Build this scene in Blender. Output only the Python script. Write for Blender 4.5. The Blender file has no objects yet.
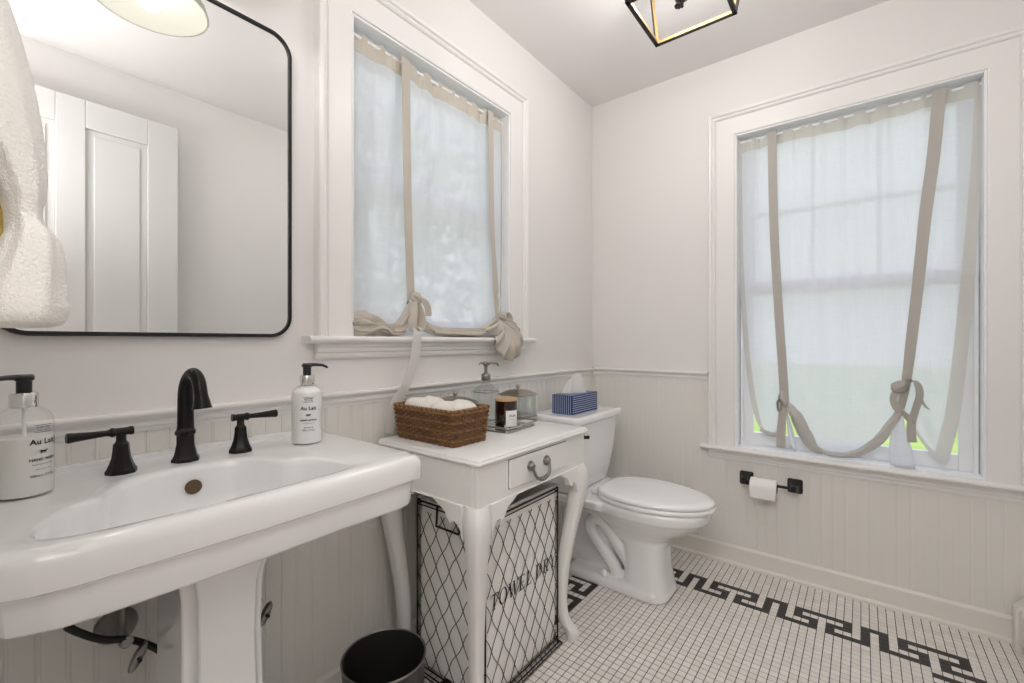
import bpy, math, random
from mathutils import Vector, Matrix
random.seed(7)
S = bpy.context.scene
COL = S.collection
PI = math.pi

# ------------------------------------------------------------------ camera
cam_d = bpy.data.cameras.new('camera'); cam = bpy.data.objects.new('camera', cam_d); COL.objects.link(cam)
cam_d.lens = 36.0 * 447.0 / 1024.0; cam_d.sensor_width = 36.0
cam_d.clip_start = 0.02; cam_d.clip_end = 200
cam.location = (-2.353, -1.246, 1.067)
HEAD = math.atan2(350, 447)
cam.rotation_euler = (PI / 2, 0, HEAD - PI / 2)
S.camera = cam

# ------------------------------------------------------------------ world, view, lights
w = bpy.data.worlds.new('sky'); S.world = w; w.use_nodes = True
nt = w.node_tree; nt.nodes.clear()
bg = nt.nodes.new('ShaderNodeBackground'); out = nt.nodes.new('ShaderNodeOutputWorld')
bg.inputs[0].default_value = (0.84, 0.91, 1.0, 1); bg.inputs[1].default_value = 1.40
nt.links.new(bg.outputs[0], out.inputs[0])
S.view_settings.view_transform = 'Standard'; S.view_settings.look = 'None'
S.view_settings.gamma = 1; S.view_settings.exposure = 0.25; S.view_settings.use_curve_mapping = False
S.cycles.use_denoising = True
S.cycles.max_bounces = 10; S.cycles.diffuse_bounces = 6; S.cycles.transparent_max_bounces = 24
S.cycles.transmission_bounces = 12; S.cycles.glossy_bounces = 5
S.cycles.sample_clamp_indirect = 6.0
S.cycles.caustics_reflective = False; S.cycles.caustics_refractive = False

def area(name, loc, rot, sx, sy, power, col=(1, 1, 1)):
    d = bpy.data.lights.new(name, 'AREA'); d.shape = 'RECTANGLE'; d.size = sx; d.size_y = sy
    d.energy = power; d.color = col
    o = bpy.data.objects.new(name, d); o.location = loc; o.rotation_euler = rot; COL.objects.link(o); return o
def point(name, loc, power, r, col=(1, 1, 1)):
    d = bpy.data.lights.new(name, 'POINT'); d.energy = power; d.shadow_soft_size = r; d.color = col
    o = bpy.data.objects.new(name, d); o.location = loc; COL.objects.link(o); return o
WARM = (1.0, 0.975, 0.94)
point('lantern_light', (-0.90, -0.83, 2.285), 4.6, 0.05, WARM)
point('lantern_light', (-0.82, -0.73, 2.285), 4.6, 0.05, WARM)
point('sconce_light', (-2.03, -0.19, 1.928), 1.6, 0.028, WARM)
# unseen hall fill lights, added: one from above, one bounced off the ceiling
area('hall_fill', (-3.05, -1.22, 2.38), (0, math.radians(-35), 0), 0.7, 0.7, 21.0, (1.0, 0.99, 0.98))
area('hall_bounce_fill', (-2.69, -1.25, 1.58), (0, math.radians(-165), 0), 0.25, 0.75, 16.0, (1.0, 0.99, 0.985))

# ------------------------------------------------------------------ materials
def nmat(name):
    m = bpy.data.materials.new(name); m.use_nodes = True
    n = m.node_tree; b = n.nodes['Principled BSDF']; return m, n, b
def setin(b, **k):
    for key, v in k.items():
        key = key.replace('_', ' ')
        if key in b.inputs: b.inputs[key].default_value = v
def mat(name, col, rough=0.5, metal=0.0, noise=0.0, nscale=20.0, bump=0.0, bscale=60.0, coat=0.0, trans=0.0, ior=1.45, alpha=1.0, stretch=None):
    m, n, b = nmat(name)
    setin(b, Base_Color=(*col, 1), Roughness=rough, Metallic=metal, Coat_Weight=coat, Transmission_Weight=trans, IOR=ior, Alpha=alpha)
    b.inputs['Coat Roughness'].default_value = 0.05
    if noise or bump:
        tc = n.nodes.new('ShaderNodeTexCoord'); mp = n.nodes.new('ShaderNodeMapping')
        if stretch: mp.inputs['Scale'].default_value = stretch
        n.links.new(tc.outputs['Object'], mp.inputs[0])
    if noise:
        t = n.nodes.new('ShaderNodeTexNoise'); t.inputs['Scale'].default_value = nscale; t.inputs['Detail'].default_value = 4
        n.links.new(mp.outputs[0], t.inputs['Vector'])
        mx = n.nodes.new('ShaderNodeMix'); mx.data_type = 'RGBA'
        mx.inputs[6].default_value = (*[max(0, c * (1 - noise)) for c in col], 1)
        mx.inputs[7].default_value = (*[min(1, c * (1 + noise)) for c in col], 1)
        n.links.new(t.outputs['Fac'], mx.inputs[0]); n.links.new(mx.outputs[2], b.inputs['Base Color'])
    if bump:
        t2 = n.nodes.new('ShaderNodeTexNoise'); t2.inputs['Scale'].default_value = bscale; t2.inputs['Detail'].default_value = 3
        n.links.new(mp.outputs[0], t2.inputs['Vector'])
        bp = n.nodes.new('ShaderNodeBump'); bp.inputs['Strength'].default_value = bump; bp.inputs['Distance'].default_value = 0.004
        n.links.new(t2.outputs['Fac'], bp.inputs['Height']); n.links.new(bp.outputs[0], b.inputs['Normal'])
    return m
def thin_glass(name, tint=(1, 1, 1), gloss=0.12):
    m = bpy.data.materials.new(name); m.use_nodes = True; n = m.node_tree; n.nodes.clear()
    o = n.nodes.new('ShaderNodeOutputMaterial'); mx = n.nodes.new('ShaderNodeMixShader')
    t = n.nodes.new('ShaderNodeBsdfTransparent'); g = n.nodes.new('ShaderNodeBsdfGlossy'); f = n.nodes.new('ShaderNodeLayerWeight')
    t.inputs[0].default_value = (*tint, 1); g.inputs['Roughness'].default_value = 0.03; f.inputs[0].default_value = gloss
    pw = n.nodes.new('ShaderNodeMath'); pw.operation = 'POWER'; pw.inputs[1].default_value = 3.5
    ml = n.nodes.new('ShaderNodeMath'); ml.operation = 'MULTIPLY_ADD'; ml.inputs[1].default_value = 0.55; ml.inputs[2].default_value = gloss * .3
    n.links.new(f.outputs['Facing'], pw.inputs[0]); n.links.new(pw.outputs[0], ml.inputs[0]); f.inputs[0].default_value = 0.5; n.links.new(ml.outputs[0], mx.inputs[0]); n.links.new(t.outputs[0], mx.inputs[1]); n.links.new(g.outputs[0], mx.inputs[2])
    n.links.new(mx.outputs[0], o.inputs[0]); return m
def cloth(name, col, see=0.2, translucent=0.5, weave=0.0):
    m = bpy.data.materials.new(name); m.use_nodes = True; n = m.node_tree; n.nodes.clear()
    o = n.nodes.new('ShaderNodeOutputMaterial')
    d = n.nodes.new('ShaderNodeBsdfDiffuse'); tl = n.nodes.new('ShaderNodeBsdfTranslucent'); tr = n.nodes.new('ShaderNodeBsdfTransparent')
    a = n.nodes.new('ShaderNodeMixShader'); b = n.nodes.new('ShaderNodeMixShader')
    d.inputs[0].default_value = (*col, 1); tl.inputs[0].default_value = (*col, 1)
    a.inputs[0].default_value = translucent; b.inputs[0].default_value = see
    n.links.new(d.outputs[0], a.inputs[1]); n.links.new(tl.outputs[0], a.inputs[2])
    n.links.new(a.outputs[0], b.inputs[1]); n.links.new(tr.outputs[0], b.inputs[2]); n.links.new(b.outputs[0], o.inputs[0])
    if weave:
        tc = n.nodes.new('ShaderNodeTexCoord'); tot = None
        for sc in ((30, 30, 700), (700, 700, 30)):
            mp = n.nodes.new('ShaderNodeMapping'); mp.inputs['Scale'].default_value = sc
            t = n.nodes.new('ShaderNodeTexNoise'); t.inputs['Scale'].default_value = 0.45; t.inputs['Detail'].default_value = 2
            n.links.new(tc.outputs['Object'], mp.inputs[0]); n.links.new(mp.outputs[0], t.inputs['Vector'])
            if tot is None: tot = t.outputs['Fac']
            else:
                ad = n.nodes.new('ShaderNodeMath'); ad.operation = 'ADD'
                n.links.new(tot, ad.inputs[0]); n.links.new(t.outputs['Fac'], ad.inputs[1]); tot = ad.outputs[0]
        mr = n.nodes.new('ShaderNodeMapRange'); mr.inputs[1].default_value = 0.6; mr.inputs[2].default_value = 1.4
        mr.inputs[3].default_value = see - weave; mr.inputs[4].default_value = see + weave
        n.links.new(tot, mr.inputs[0]); n.links.new(mr.outputs[0], b.inputs[0])
    return m

M = {}
M['wall'] = mat('wall_paint', (0.80, 0.78, 0.765), 0.6, bump=0.04, bscale=220)
M['ceil'] = mat('ceiling_paint', (0.82, 0.795, 0.79), 0.8)
M['trim'] = mat('trim_paint', (0.83, 0.815, 0.80), 0.32)
M['bead'] = mat('beadboard_paint', (0.78, 0.765, 0.725), 0.4)
M['base'] = mat('baseboard_paint', (0.77, 0.75, 0.70), 0.4)
M['sash'] = mat('sash_paint', (0.86, 0.87, 0.89), 0.35)
M['ceramic'] = mat('white_porcelain', (0.86, 0.86, 0.865), 0.12, coat=0.6)
M['furn'] = mat('white_furniture_paint', (0.83, 0.825, 0.81), 0.3)
M['bronze'] = mat('dark_bronze', (0.013, 0.0115, 0.0105), 0.30, 0.5)
M['bronze_edge'] = mat('worn_brown_bronze', (0.16, 0.11, 0.07), 0.4, 0.8)
M['black'] = mat('black_metal', (0.02, 0.02, 0.02), 0.4, 0.4)
M['black_plastic'] = mat('black_plastic', (0.015, 0.015, 0.016), 0.35)
M['chrome'] = mat('chrome', (0.75, 0.75, 0.75), 0.12, 1.0)
M['nickel'] = mat('antique_nickel', (0.27, 0.26, 0.25), 0.3, 1.0, noise=0.3, nscale=60)
M['jarglass'] = thin_glass('heavy_clear_glass', (0.93, 0.95, 0.95), 0.35)
M['silver'] = mat('aged_silver', (0.40, 0.365, 0.32), 0.33, 1.0, noise=0.25, nscale=40)
M['brass'] = mat('gold_metal', (0.36, 0.25, 0.11), 0.55, 0.8)
M['glass'] = thin_glass('clear_glass', (0.99, 0.995, 0.995), 0.14)
M['pane'] = thin_glass('window_glass', (0.98, 0.985, 0.99), 0.1)
M['mirror'] = mat('mirror_silver', (0.86, 0.87, 0.865), 0.0, 1.0)
M['grout'] = mat('dark_grout', (0.055, 0.047, 0.042), 0.85, noise=0.3, nscale=30)
M['btile'] = mat('black_tile', (0.022, 0.021, 0.02), 0.35)
M['bin'] = mat('dark_bin_metal', (0.05, 0.045, 0.042), 0.35, 0.6)
M['binin'] = mat('bin_interior', (0.035, 0.028, 0.024), 0.3, 0.5)
M['sheer'] = cloth('sheer_linen', (0.84, 0.85, 0.885), 0.08, 0.50, 0.04)
M['strap'] = cloth('backlit_beige_linen', (0.56, 0.53, 0.49), 0.0, 0.16)  # strap and bow cloth greyed in its colour to look backlit
M['edge'] = cloth('pale_beige_linen', (0.68, 0.66, 0.63), 0.02, 0.30)
M['bounce_ground'] = mat('neutral_grey_ground', (0.36, 0.36, 0.37), 0.9, noise=0.2, nscale=3)
M['hem'] = cloth('beige_linen', (0.62, 0.57, 0.505), 0.0, 0.14)
M['hemw'] = cloth('pale_linen', (0.86, 0.85, 0.83), 0.06, 0.5)
M['towel'] = mat('white_terry', (0.90, 0.88, 0.84), 0.95, bump=0.6, bscale=420)
M['mustard'] = mat('mustard_terry', (0.60, 0.45, 0.12), 0.95, bump=0.8, bscale=260)
M['washcloth'] = mat('cream_cotton', (0.84, 0.81, 0.75), 0.95, bump=0.9, bscale=300)
M['wicker'] = mat('brown_wicker', (0.150, 0.070, 0.028), 0.5, noise=0.85, nscale=45)
M['wicker2'] = mat('pale_wicker', (0.27, 0.145, 0.06), 0.5, noise=0.6, nscale=60)
M['liner'] = mat('canvas_liner', (0.87, 0.855, 0.83), 0.9, bump=0.3, bscale=90)
M['wire'] = mat('rust_brown_wire', (0.035, 0.027, 0.022), 0.5, 0.6)
M['ink'] = mat('black_ink', (0.015, 0.015, 0.018), 0.7)
M['amber'] = mat('dark_amber_glass', (0.018, 0.005, 0.003), 0.08, coat=0.8)
M['wood'] = mat('light_wood', (0.50, 0.32, 0.15), 0.5, noise=0.2, nscale=30, stretch=(1, 8, 1))
M['paper'] = mat('white_paper', (0.88, 0.87, 0.86), 0.9)
M['tissue'] = cloth('tissue_paper', (0.92, 0.91, 0.90), 0.0, 0.35)
M['navy'] = mat('navy_card', (0.018, 0.03, 0.13), 0.4)
M['stripe'] = mat('pale_blue_stripe', (0.42, 0.50, 0.66), 0.5)
M['soap'] = mat('milky_soap', (0.80, 0.79, 0.75), 0.25, coat=0.3)
M['lotion'] = mat('white_lotion', (0.88, 0.875, 0.87), 0.2, coat=0.5)
M['plug'] = mat('white_plastic_cap', (0.88, 0.88, 0.88), 0.3)
M['door'] = mat('door_paint', (0.70, 0.69, 0.68), 0.35)
M['hose'] = mat('black_rubber', (0.012, 0.012, 0.012), 0.5)
M['leaf'] = mat('green_leaf', (0.20, 0.235, 0.16), 0.6, noise=0.5, nscale=3)
M['bark'] = mat('tree_bark', (0.12, 0.09, 0.06), 0.9, bump=0.5, bscale=20)
M['grass'] = mat('lawn_grass', (0.46, 0.60, 0.16), 0.9, noise=0.25, nscale=2)

def tile_white():
    m, n, b = nmat('white_mosaic_tile'); setin(b, Roughness=0.3)
    g = n.nodes.new('ShaderNodeNewGeometry'); r = n.nodes.new('ShaderNodeValToRGB')
    r.color_ramp.elements[0].color = (0.72, 0.68, 0.635, 1); r.color_ramp.elements[1].color = (0.80, 0.77, 0.735, 1)
    n.links.new(g.outputs['Random Per Island'], r.inputs[0]); n.links.new(r.outputs[0], b.inputs['Base Color']); return m
M['wtile'] = tile_white()
def shade_glass():
    m = bpy.data.materials.new('white_lamp_glass'); m.use_nodes = True; n = m.node_tree; n.nodes.clear()
    o = n.nodes.new('ShaderNodeOutputMaterial'); d = n.nodes.new('ShaderNodeBsdfDiffuse'); t = n.nodes.new('ShaderNodeBsdfTranslucent')
    e = n.nodes.new('ShaderNodeEmission'); e.inputs[0].default_value = (1, 0.93, 0.80, 1); e.inputs[1].default_value = 0.20
    a = n.nodes.new('ShaderNodeMixShader'); a.inputs[0].default_value = 0.4; b = n.nodes.new('ShaderNodeAddShader')
    d.inputs[0].default_value = (0.34, 0.33, 0.30, 1); t.inputs[0].default_value = (0.34, 0.33, 0.30, 1)
    n.links.new(d.outputs[0], a.inputs[1]); n.links.new(t.outputs[0], a.inputs[2]); n.links.new(a.outputs[0], b.inputs[0]); n.links.new(e.outputs[0], b.inputs[1])
    n.links.new(b.outputs[0], o.inputs[0]); return m
M['lampglass'] = shade_glass()
def emit(name, col, s):
    m = bpy.data.materials.new(name); m.use_nodes = True; n = m.node_tree; n.nodes.clear()
    o = n.nodes.new('ShaderNodeOutputMaterial'); e = n.nodes.new('ShaderNodeEmission')
    e.inputs[0].default_value = (*col, 1); e.inputs[1].default_value = s; n.links.new(e.outputs[0], o.inputs[0]); return m
M['bulb'] = emit('lit_bulb', (1, 0.9, 0.75), 3.0)

# ------------------------------------------------------------------ mesh builder
class MB:
    def __init__(s): s.v = []; s.f = []; s.m = []
    def add(s, vs, fs, mi=0):
        o = len(s.v); s.v += [tuple(p) for p in vs]
        for f in fs: s.f.append(tuple(i + o for i in f)); s.m.append(mi)
        return s
    def box(s, x0, x1, y0, y1, z0, z1, mi=0):
        x0, x1 = sorted((x0, x1)); y0, y1 = sorted((y0, y1)); z0, z1 = sorted((z0, z1))
        v = [(x0, y0, z0), (x1, y0, z0), (x1, y1, z0), (x0, y1, z0), (x0, y0, z1), (x1, y0, z1), (x1, y1, z1), (x0, y1, z1)]
        return s.add(v, [(3, 2, 1, 0), (4, 5, 6, 7), (0, 1, 5, 4), (1, 2, 6, 5), (2, 3, 7, 6), (3, 0, 4, 7)], mi)
    def rings(s, rs, cap0=True, cap1=True, closed=True, mi=0):
        n = len(rs[0]); v = [p for r in rs for p in r]; f = []
        for i in range(len(rs) - 1):
            for j in range(n if closed else n - 1):
                k = (j + 1) % n
                f.append((i * n + j, i * n + k, (i + 1) * n + k, (i + 1) * n + j))
        if cap0: f.append(tuple(reversed(range(n))))
        if cap1: f.append(tuple((len(rs) - 1) * n + j for j in range(n)))
        return s.add(v, f, mi)
    def lathe(s, prof, c=(0, 0, 0), seg=32, axis='z', sx=1, sy=1, mi=0, cap0=True, cap1=True):
        rs = []
        for r, z in prof:
            ring = []
            for j in range(seg):
                a = 2 * PI * j / seg; x, y = r * math.cos(a) * sx, r * math.sin(a) * sy
                p = (x, y, z) if axis == 'z' else ((z, x, y) if axis == 'x' else (y, z, x))
                ring.append((p[0] + c[0], p[1] + c[1], p[2] + c[2]))
            rs.append(ring)
        return s.rings(rs, cap0, cap1, mi=mi)
    def tube(s, path, r, seg=8, closed=False, mi=0, flat=None):
        P = [Vector(p) for p in path]; n = len(P); rs = []
        R = r if isinstance(r, (list, tuple)) else [r] * n
        up = None
        for i in range(n):
            a = P[(i - 1) % n] if (closed or i > 0) else P[i]; b = P[(i + 1) % n] if (closed or i < n - 1) else P[i]
            t = (b - a)
            if t.length < 1e-9: t = Vector((0, 0, 1))
            t.normalize()
            if up is None:
                up = Vector((0, 0, 1)) if abs(t.z) < 0.9 else Vector((1, 0, 0))
            u = up - t * up.dot(t)
            if u.length < 1e-6: u = t.orthogonal()
            u.normalize(); up = u; w2 = t.cross(u)
            fu, fw = (1, 1) if flat is None else flat
            rs.append([tuple(P[i] + (u * math.cos(2 * PI * k / seg) * fu + w2 * math.sin(2 * PI * k / seg) * fw) * R[i]) for k in range(seg)])
        if closed: return s.rings(rs + [rs[0]], False, False, mi=mi)
        return s.rings(rs, True, True, mi=mi)
    def prism(s, poly, fn, d0, d1, mi=0):
        n = len(poly); v = [fn(a, b, d0) for a, b in poly] + [fn(a, b, d1) for a, b in poly]
        f = [tuple(reversed(range(n))), tuple(range(n, 2 * n))] + [(i, (i + 1) % n, n + (i + 1) % n, n + i) for i in range(n)]
        return s.add(v, f, mi)
    def ribbon(s, path, wdirs, wid, th=0.0015, mi=0):
        n = len(path); rs = []
        for i in range(n):
            p = Vector(path[i]); a = Vector(path[max(0, i - 1)]); b = Vector(path[min(n - 1, i + 1)])
            t = (b - a).normalized(); wd = Vector(wdirs[i] if isinstance(wdirs, list) else wdirs)
            wd = (wd - t * wd.dot(t)).normalized(); nn = t.cross(wd) * th / 2
            h = wd * ((wid[i] if isinstance(wid, list) else wid) / 2)
            rs.append([tuple(p - h - nn), tuple(p + h - nn), tuple(p + h + nn), tuple(p - h + nn)])
        return s.rings(rs, mi=mi)
    def grid(s, nu, nv, fn, mfn=None):
        o = len(s.v)
        for j in range(nv + 1):
            for i in range(nu + 1): s.v.append(tuple(fn(i / nu, j / nv)))
        for j in range(nv):
            for i in range(nu):
                a = o + j * (nu + 1) + i; s.f.append((a, a + 1, a + nu + 2, a + nu + 1))
                s.m.append(mfn((i + .5) / nu, (j + .5) / nv) if mfn else 0)
        return s
    def build(s, name, mats, parent=None, smooth=True, bevel=0.0, bseg=2, subsurf=0, solid=0.0, remesh=0.0, angle=40, local=False):
        me = bpy.data.meshes.new(name)
        off = Vector((0, 0, 0))
        if parent is not None and not local:
            p = parent
            while p is not None: off += Vector(p.location); p = p.parent
        me.from_pydata([(a - off.x, b - off.y, c - off.z) for a, b, c in s.v], [], s.f)
        if not isinstance(mats, (list, tuple)): mats = [mats]
        for m in mats: me.materials.append(M[m])
        for p, i in zip(me.polygons, s.m): p.material_index = i
        import bmesh
        bm = bmesh.new(); bm.from_mesh(me)
        if len(s.f) < 30000 and not getattr(s, 'nofix', False): bmesh.ops.recalc_face_normals(bm, faces=bm.faces)
        bm.to_mesh(me); bm.free()
        if smooth:
            for p in me.polygons: p.use_smooth = True
            try: me.set_sharp_from_angle(angle=math.radians(angle))
            except Exception: pass
        o = bpy.data.objects.new(name, me); COL.objects.link(o)
        if parent is not None: o.parent = parent
        if remesh:
            md = o.modifiers.new('remesh', 'REMESH'); md.mode = 'VOXEL'; md.voxel_size = remesh; md.use_smooth_shade = True
            sm = o.modifiers.new('smooth', 'SMOOTH'); sm.factor = 0.5; sm.iterations = 6
        if solid:
            md = o.modifiers.new('solid', 'SOLIDIFY'); md.thickness = solid; md.offset = 0
        if bevel:
            md = o.modifiers.new('bevel', 'BEVEL'); md.width = bevel; md.segments = bseg; md.limit_method = 'ANGLE'; md.angle_limit = math.radians(35)
        if subsurf:
            md = o.modifiers.new('sub', 'SUBSURF'); md.levels = subsurf; md.render_levels = subsurf
        return o

def thing(name, label, cat, loc=(0, 0, 0), rz=0, group=None):
    o = bpy.data.objects.new(name, None); COL.objects.link(o); o.location = loc; o.rotation_euler = (0, 0, rz)
    o['label'] = label; o['category'] = cat
    if group: o['group'] = group
    o.empty_display_size = 0.05
    return o
def tag(o, label, cat, group=None):
    o['label'] = label; o['category'] = cat
    if group: o['group'] = group
    return o
def struct(o): o['kind'] = 'structure'; return o
def sempty(name, loc=(0, 0, 0)):
    o = bpy.data.objects.new(name, None); COL.objects.link(o); o.location = loc; o['kind'] = 'structure'; o.empty_display_size = 0.05; return o
def lerp(a, b, t): return a + (b - a) * t
def sst(a, b, x):
    t = max(0, min(1, (x - a) / (b - a))); return t * t * (3 - 2 * t)
def spline(pts, n=12, closed=False):
    P = [Vector(p) for p in pts]; out = []; m = len(P)
    for i in range(m if closed else m - 1):
        g = lambda k: P[k % m] if closed else P[max(0, min(m - 1, k))]
        p0, p1, p2, p3 = g(i - 1), g(i), g(i + 1), g(i + 2)
        for k in range(n):
            t = k / n
            out.append(0.5 * ((2 * p1) + (p2 - p0) * t + (2 * p0 - 5 * p1 + 4 * p2 - p3) * t * t + (3 * p1 - p0 - 3 * p2 + p3) * t ** 3))
    if not closed: out.append(P[-1])
    return out
def rrect(hx, hy, r, n=6):
    pts = []
    for cx, cy, a0 in ((hx - r, hy - r, 0), (-hx + r, hy - r, PI / 2), (-hx + r, -hy + r, PI), (hx - r, -hy + r, 3 * PI / 2)):
        for k in range(n + 1):
            a = a0 + PI / 2 * k / n; pts.append((cx + r * math.cos(a), cy + r * math.sin(a)))
    return pts
def text_mesh(body, size, shear=0.0, bold=0.0, spacing=1.0):
    c = bpy.data.curves.new('txt', 'FONT'); c.body = body; c.size = size; c.align_x = 'CENTER'; c.shear = shear; c.offset = bold; c.space_character = spacing
    c.resolution_u = 2
    o = bpy.data.objects.new('txt', c); me = bpy.data.meshes.new_from_object(o)
    vs = [tuple(v.co) for v in me.vertices]; fs = [tuple(p.vertices) for p in me.polygons]
    bpy.data.objects.remove(o); bpy.data.meshes.remove(me); bpy.data.curves.remove(c)
    return vs, fs

# ------------------------------------------------------------------ the room
X0, Y0, H = -2.45, -1.75, 2.44          # near wall, opposite wall, ceiling height
A = lambda a, d, z: (a, -d, z)           # left wall (window over the table): a = X, d = distance into the room
B = lambda a, d, z: (-d, a, z)           # right wall (large window): a = Y
W1 = (-1.576, -0.790, 1.083, 2.080)      # window openings: a0, a1, z0, z1
W2 = (-1.604, -0.767, 0.562, 2.056)
TH = 0.16

def wall_with_hole(fn, a0, a1, h):
    m = MB()
    def bx(p, q, z0, z1):
        u = fn(p, 0, z0); v = fn(q, -TH, z1); m.box(u[0], v[0], u[1], v[1], z0, z1)
    bx(a0, h[0], 0, H); bx(h[1], a1, 0, H); bx(h[0], h[1], 0, h[2]); bx(h[0], h[1], h[3], H)
    return m
struct(wall_with_hole(A, X0 - TH, TH, W1).build('wall_left', 'wall', smooth=False))
struct(wall_with_hole(B, Y0 - TH, -0.0005, W2).build('wall_right', 'wall', smooth=False))
m = MB(); m.box(X0 - TH, 0.0, Y0 - TH, Y0, 0, H); struct(m.build('wall_front', 'wall', smooth=False))
DY0, DY1, DH = -1.66, -0.84, 2.23
m = MB(); m.box(X0 - TH, X0, DY1, 0, 0, H); m.box(X0 - TH, X0, Y0, DY0, 0, H); m.box(X0 - TH, X0, DY0, DY1, DH, H)
struct(m.build('wall_back', 'wall', smooth=False))
m = MB(); m.box(X0 - 1.5, TH, Y0 - TH, TH, H, H + 0.1); struct(m.build('ceiling', 'ceil', smooth=False))
# the hallway behind the camera
m = MB(); m.box(-3.95, -3.9, Y0, 0, 0, H); m.box(-3.9, X0 - TH, Y0 - .05, Y0, 0, H); m.box(-3.9, X0 - TH, 0, .05, 0, H)
struct(m.build('wall_hall', 'wall', smooth=False))

# floor: grout bed with real mosaic tiles and a black key border
T = 0.0259
m = MB(); m.box(-3.9, 0, Y0, 0, -0.05, -0.0012)
fl = struct(m.build('floor', 'grout', smooth=False))
def key(c, r):                            # 12-column meander: n, S, backwards S
    c %= 12
    if c in (0, 2): return True
    if c == 1: return r == 0
    if c == 3: return r == 4
    if c == 4: return r in (0, 1, 2, 4)
    if c == 5: return r in (0, 2, 4)
    if c == 6: return r in (0, 2, 3, 4)
    if c == 7: return r == 0
    if c == 8: return r in (0, 2, 3, 4)
    if c == 9: return r in (0, 2, 4)
    if c == 10: return r in (0, 1, 2, 4)
    if c == 11: return r == 4
m = MB(); m.nofix = True
g = 0.0011; e = 0.0016
ix0 = -int((2.45 - 0.225) / T) - 1
for i in range(-10 - int(2.45 / T), 12):
    for j in range(-26, 46):
        xa = -0.225 + i * T; xb = xa + T; yb = -0.621 - j * T; ya = yb - T
        xa, xb, ya, yb = max(xa, X0 - 0.1), min(xb, -0.0), max(ya, Y0), min(yb, -0.0)
        if xb - xa < 0.006 or yb - ya < 0.006: continue
        rB = -1 - i; cB = j; rA = j + 16 ; cA = -1 - (i + 11)
        # rows counted from the wall; border by the right wall and by the left wall meet in the corner
        blk = False
        inB = 0 <= rB < 5; inA = 0 <= rA < 5
        if inB and inA: blk = rB in (0, 4) or rA in (0, 4)
        elif rB >= 6 and 31 <= j <= 35: blk = key(rB - 6, 35 - j)
        elif inB and rA >= 5: blk = key(cB, rB) if j <= 34 else (j == 35 and rB == 4)
        elif inA and rB >= 5: blk = key(cA, rA)
        p, q, r, s_ = xa + g, xb - g, ya + g, yb - g
        o = len(m.v)
        m.v += [(p, r, -0.0012), (q, r, -0.0012), (q, s_, -0.0012), (p, s_, -0.0012), (p + e * .6, r + e * .6, 0), (q - e * .6, r + e * .6, 0), (q - e * .6, s_ - e * .6, 0), (p + e * .6, s_ - e * .6, 0)]
        for f in ((4, 5, 6, 7), (0, 1, 5, 4), (1, 2, 6, 5), (2, 3, 7, 6), (3, 0, 4, 7)):
            m.f.append(tuple(o + k for k in f)); m.m.append(1 if blk else 0)
m.build('mosaic_tiles', ['wtile', 'btile'], fl, smooth=False)
m = MB(); m.box(-3.9, X0 - 0.1, Y0, 0, -0.001, 0.0); m.build('hall_boards', 'wood', fl, smooth=False)

# beadboard, rails, baseboards
def bead_panel(fn, a0, a1, z0, z1, phase, name, parent, th=0.009):
    dp = .0022 if fn is A else .0011
    pr = [(a0, 0)]; P = 0.0415
    k = math.ceil((a0 - phase) / P)
    pr.append((a0, th))
    while phase + k * P < a1 - 0.008:
        s = phase + k * P
        if s > a0 + 0.006:
            for da, d in ((-.0022, th), (-.0008, th - dp), (.0004, th - dp), (.0016, th - .0004), (.0034, th), (.0054, th - .0003), (.0062, th - .0010), (.0072, th)):
                pr.append((s + da, d))
        k += 1
    pr += [(a1, th), (a1, 0)]
    m = MB(); n = len(pr)
    v = [fn(a, d, z0) for a, d in pr] + [fn(a, d, z1) for a, d in pr]
    f = [(i, i + 1, n + i + 1, n + i) for i in range(n - 1)]
    m.add(v, f); m.nofix = True
    o = m.build(name, 'bead', parent, smooth=False); return struct(o)
wl = bpy.data.objects['wall_left']; wr = bpy.data.objects['wall_right']
RZ0, RZ1, BB = 0.877, 0.915, 0.092
bead_panel(A, X0, -0.009, BB, RZ0, -2.242, 'beadboard_panel', wl)
bead_panel(B, -0.652, -0.0, BB, RZ0, -0.111 - .0415 * 3, 'beadboard_panel', wr)
bead_panel(B, W2[0] - .117, -0.652, BB, 0.55, -0.111, 'beadboard_panel', wr)
bead_panel(B, Y0, W2[0] - .117, BB, RZ0, -0.111, 'beadboard_panel', wr)
def run(fn, prof, a0, a1, name, mt):
    m = MB(); n = len(prof)
    m.add([fn(a0, d, z) for d, z in prof] + [fn(a1, d, z) for d, z in prof], [tuple(range(n)), tuple(reversed(range(n, 2 * n)))] + [(i, (i + 1) % n, n + (i + 1) % n, n + i) for i in range(n)])
    return struct(m.build(name, mt, smooth=False))
rail = [(0, .872), (.012, .872), (.013, .880), (.017, .883), (.018, .889), (.0155, .891), (.0155, .896), (.021, .900), (.027, .904), (.030, .908), (.030, .913), (.028, .915), (0, .915)]
run(A, rail, X0, 0, 'trim_1', 'trim'); run(B, rail, -0.646, 0, 'trim_2', 'trim')
bprof = [(0, 0), (.028, 0), (.028, .010), (.024, .016), (.017, .018), (.017, .082), (.013, .088), (.010, .092), (0, .092)]
run(A, bprof, X0, 0, 'baseboard_left', 'base'); run(B, bprof, Y0, 0, 'baseboard_right', 'base')
run(lambda a, d, z: (a, Y0 + d, z), bprof, -2.4, 0, 'baseboard_front', 'base')

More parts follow.
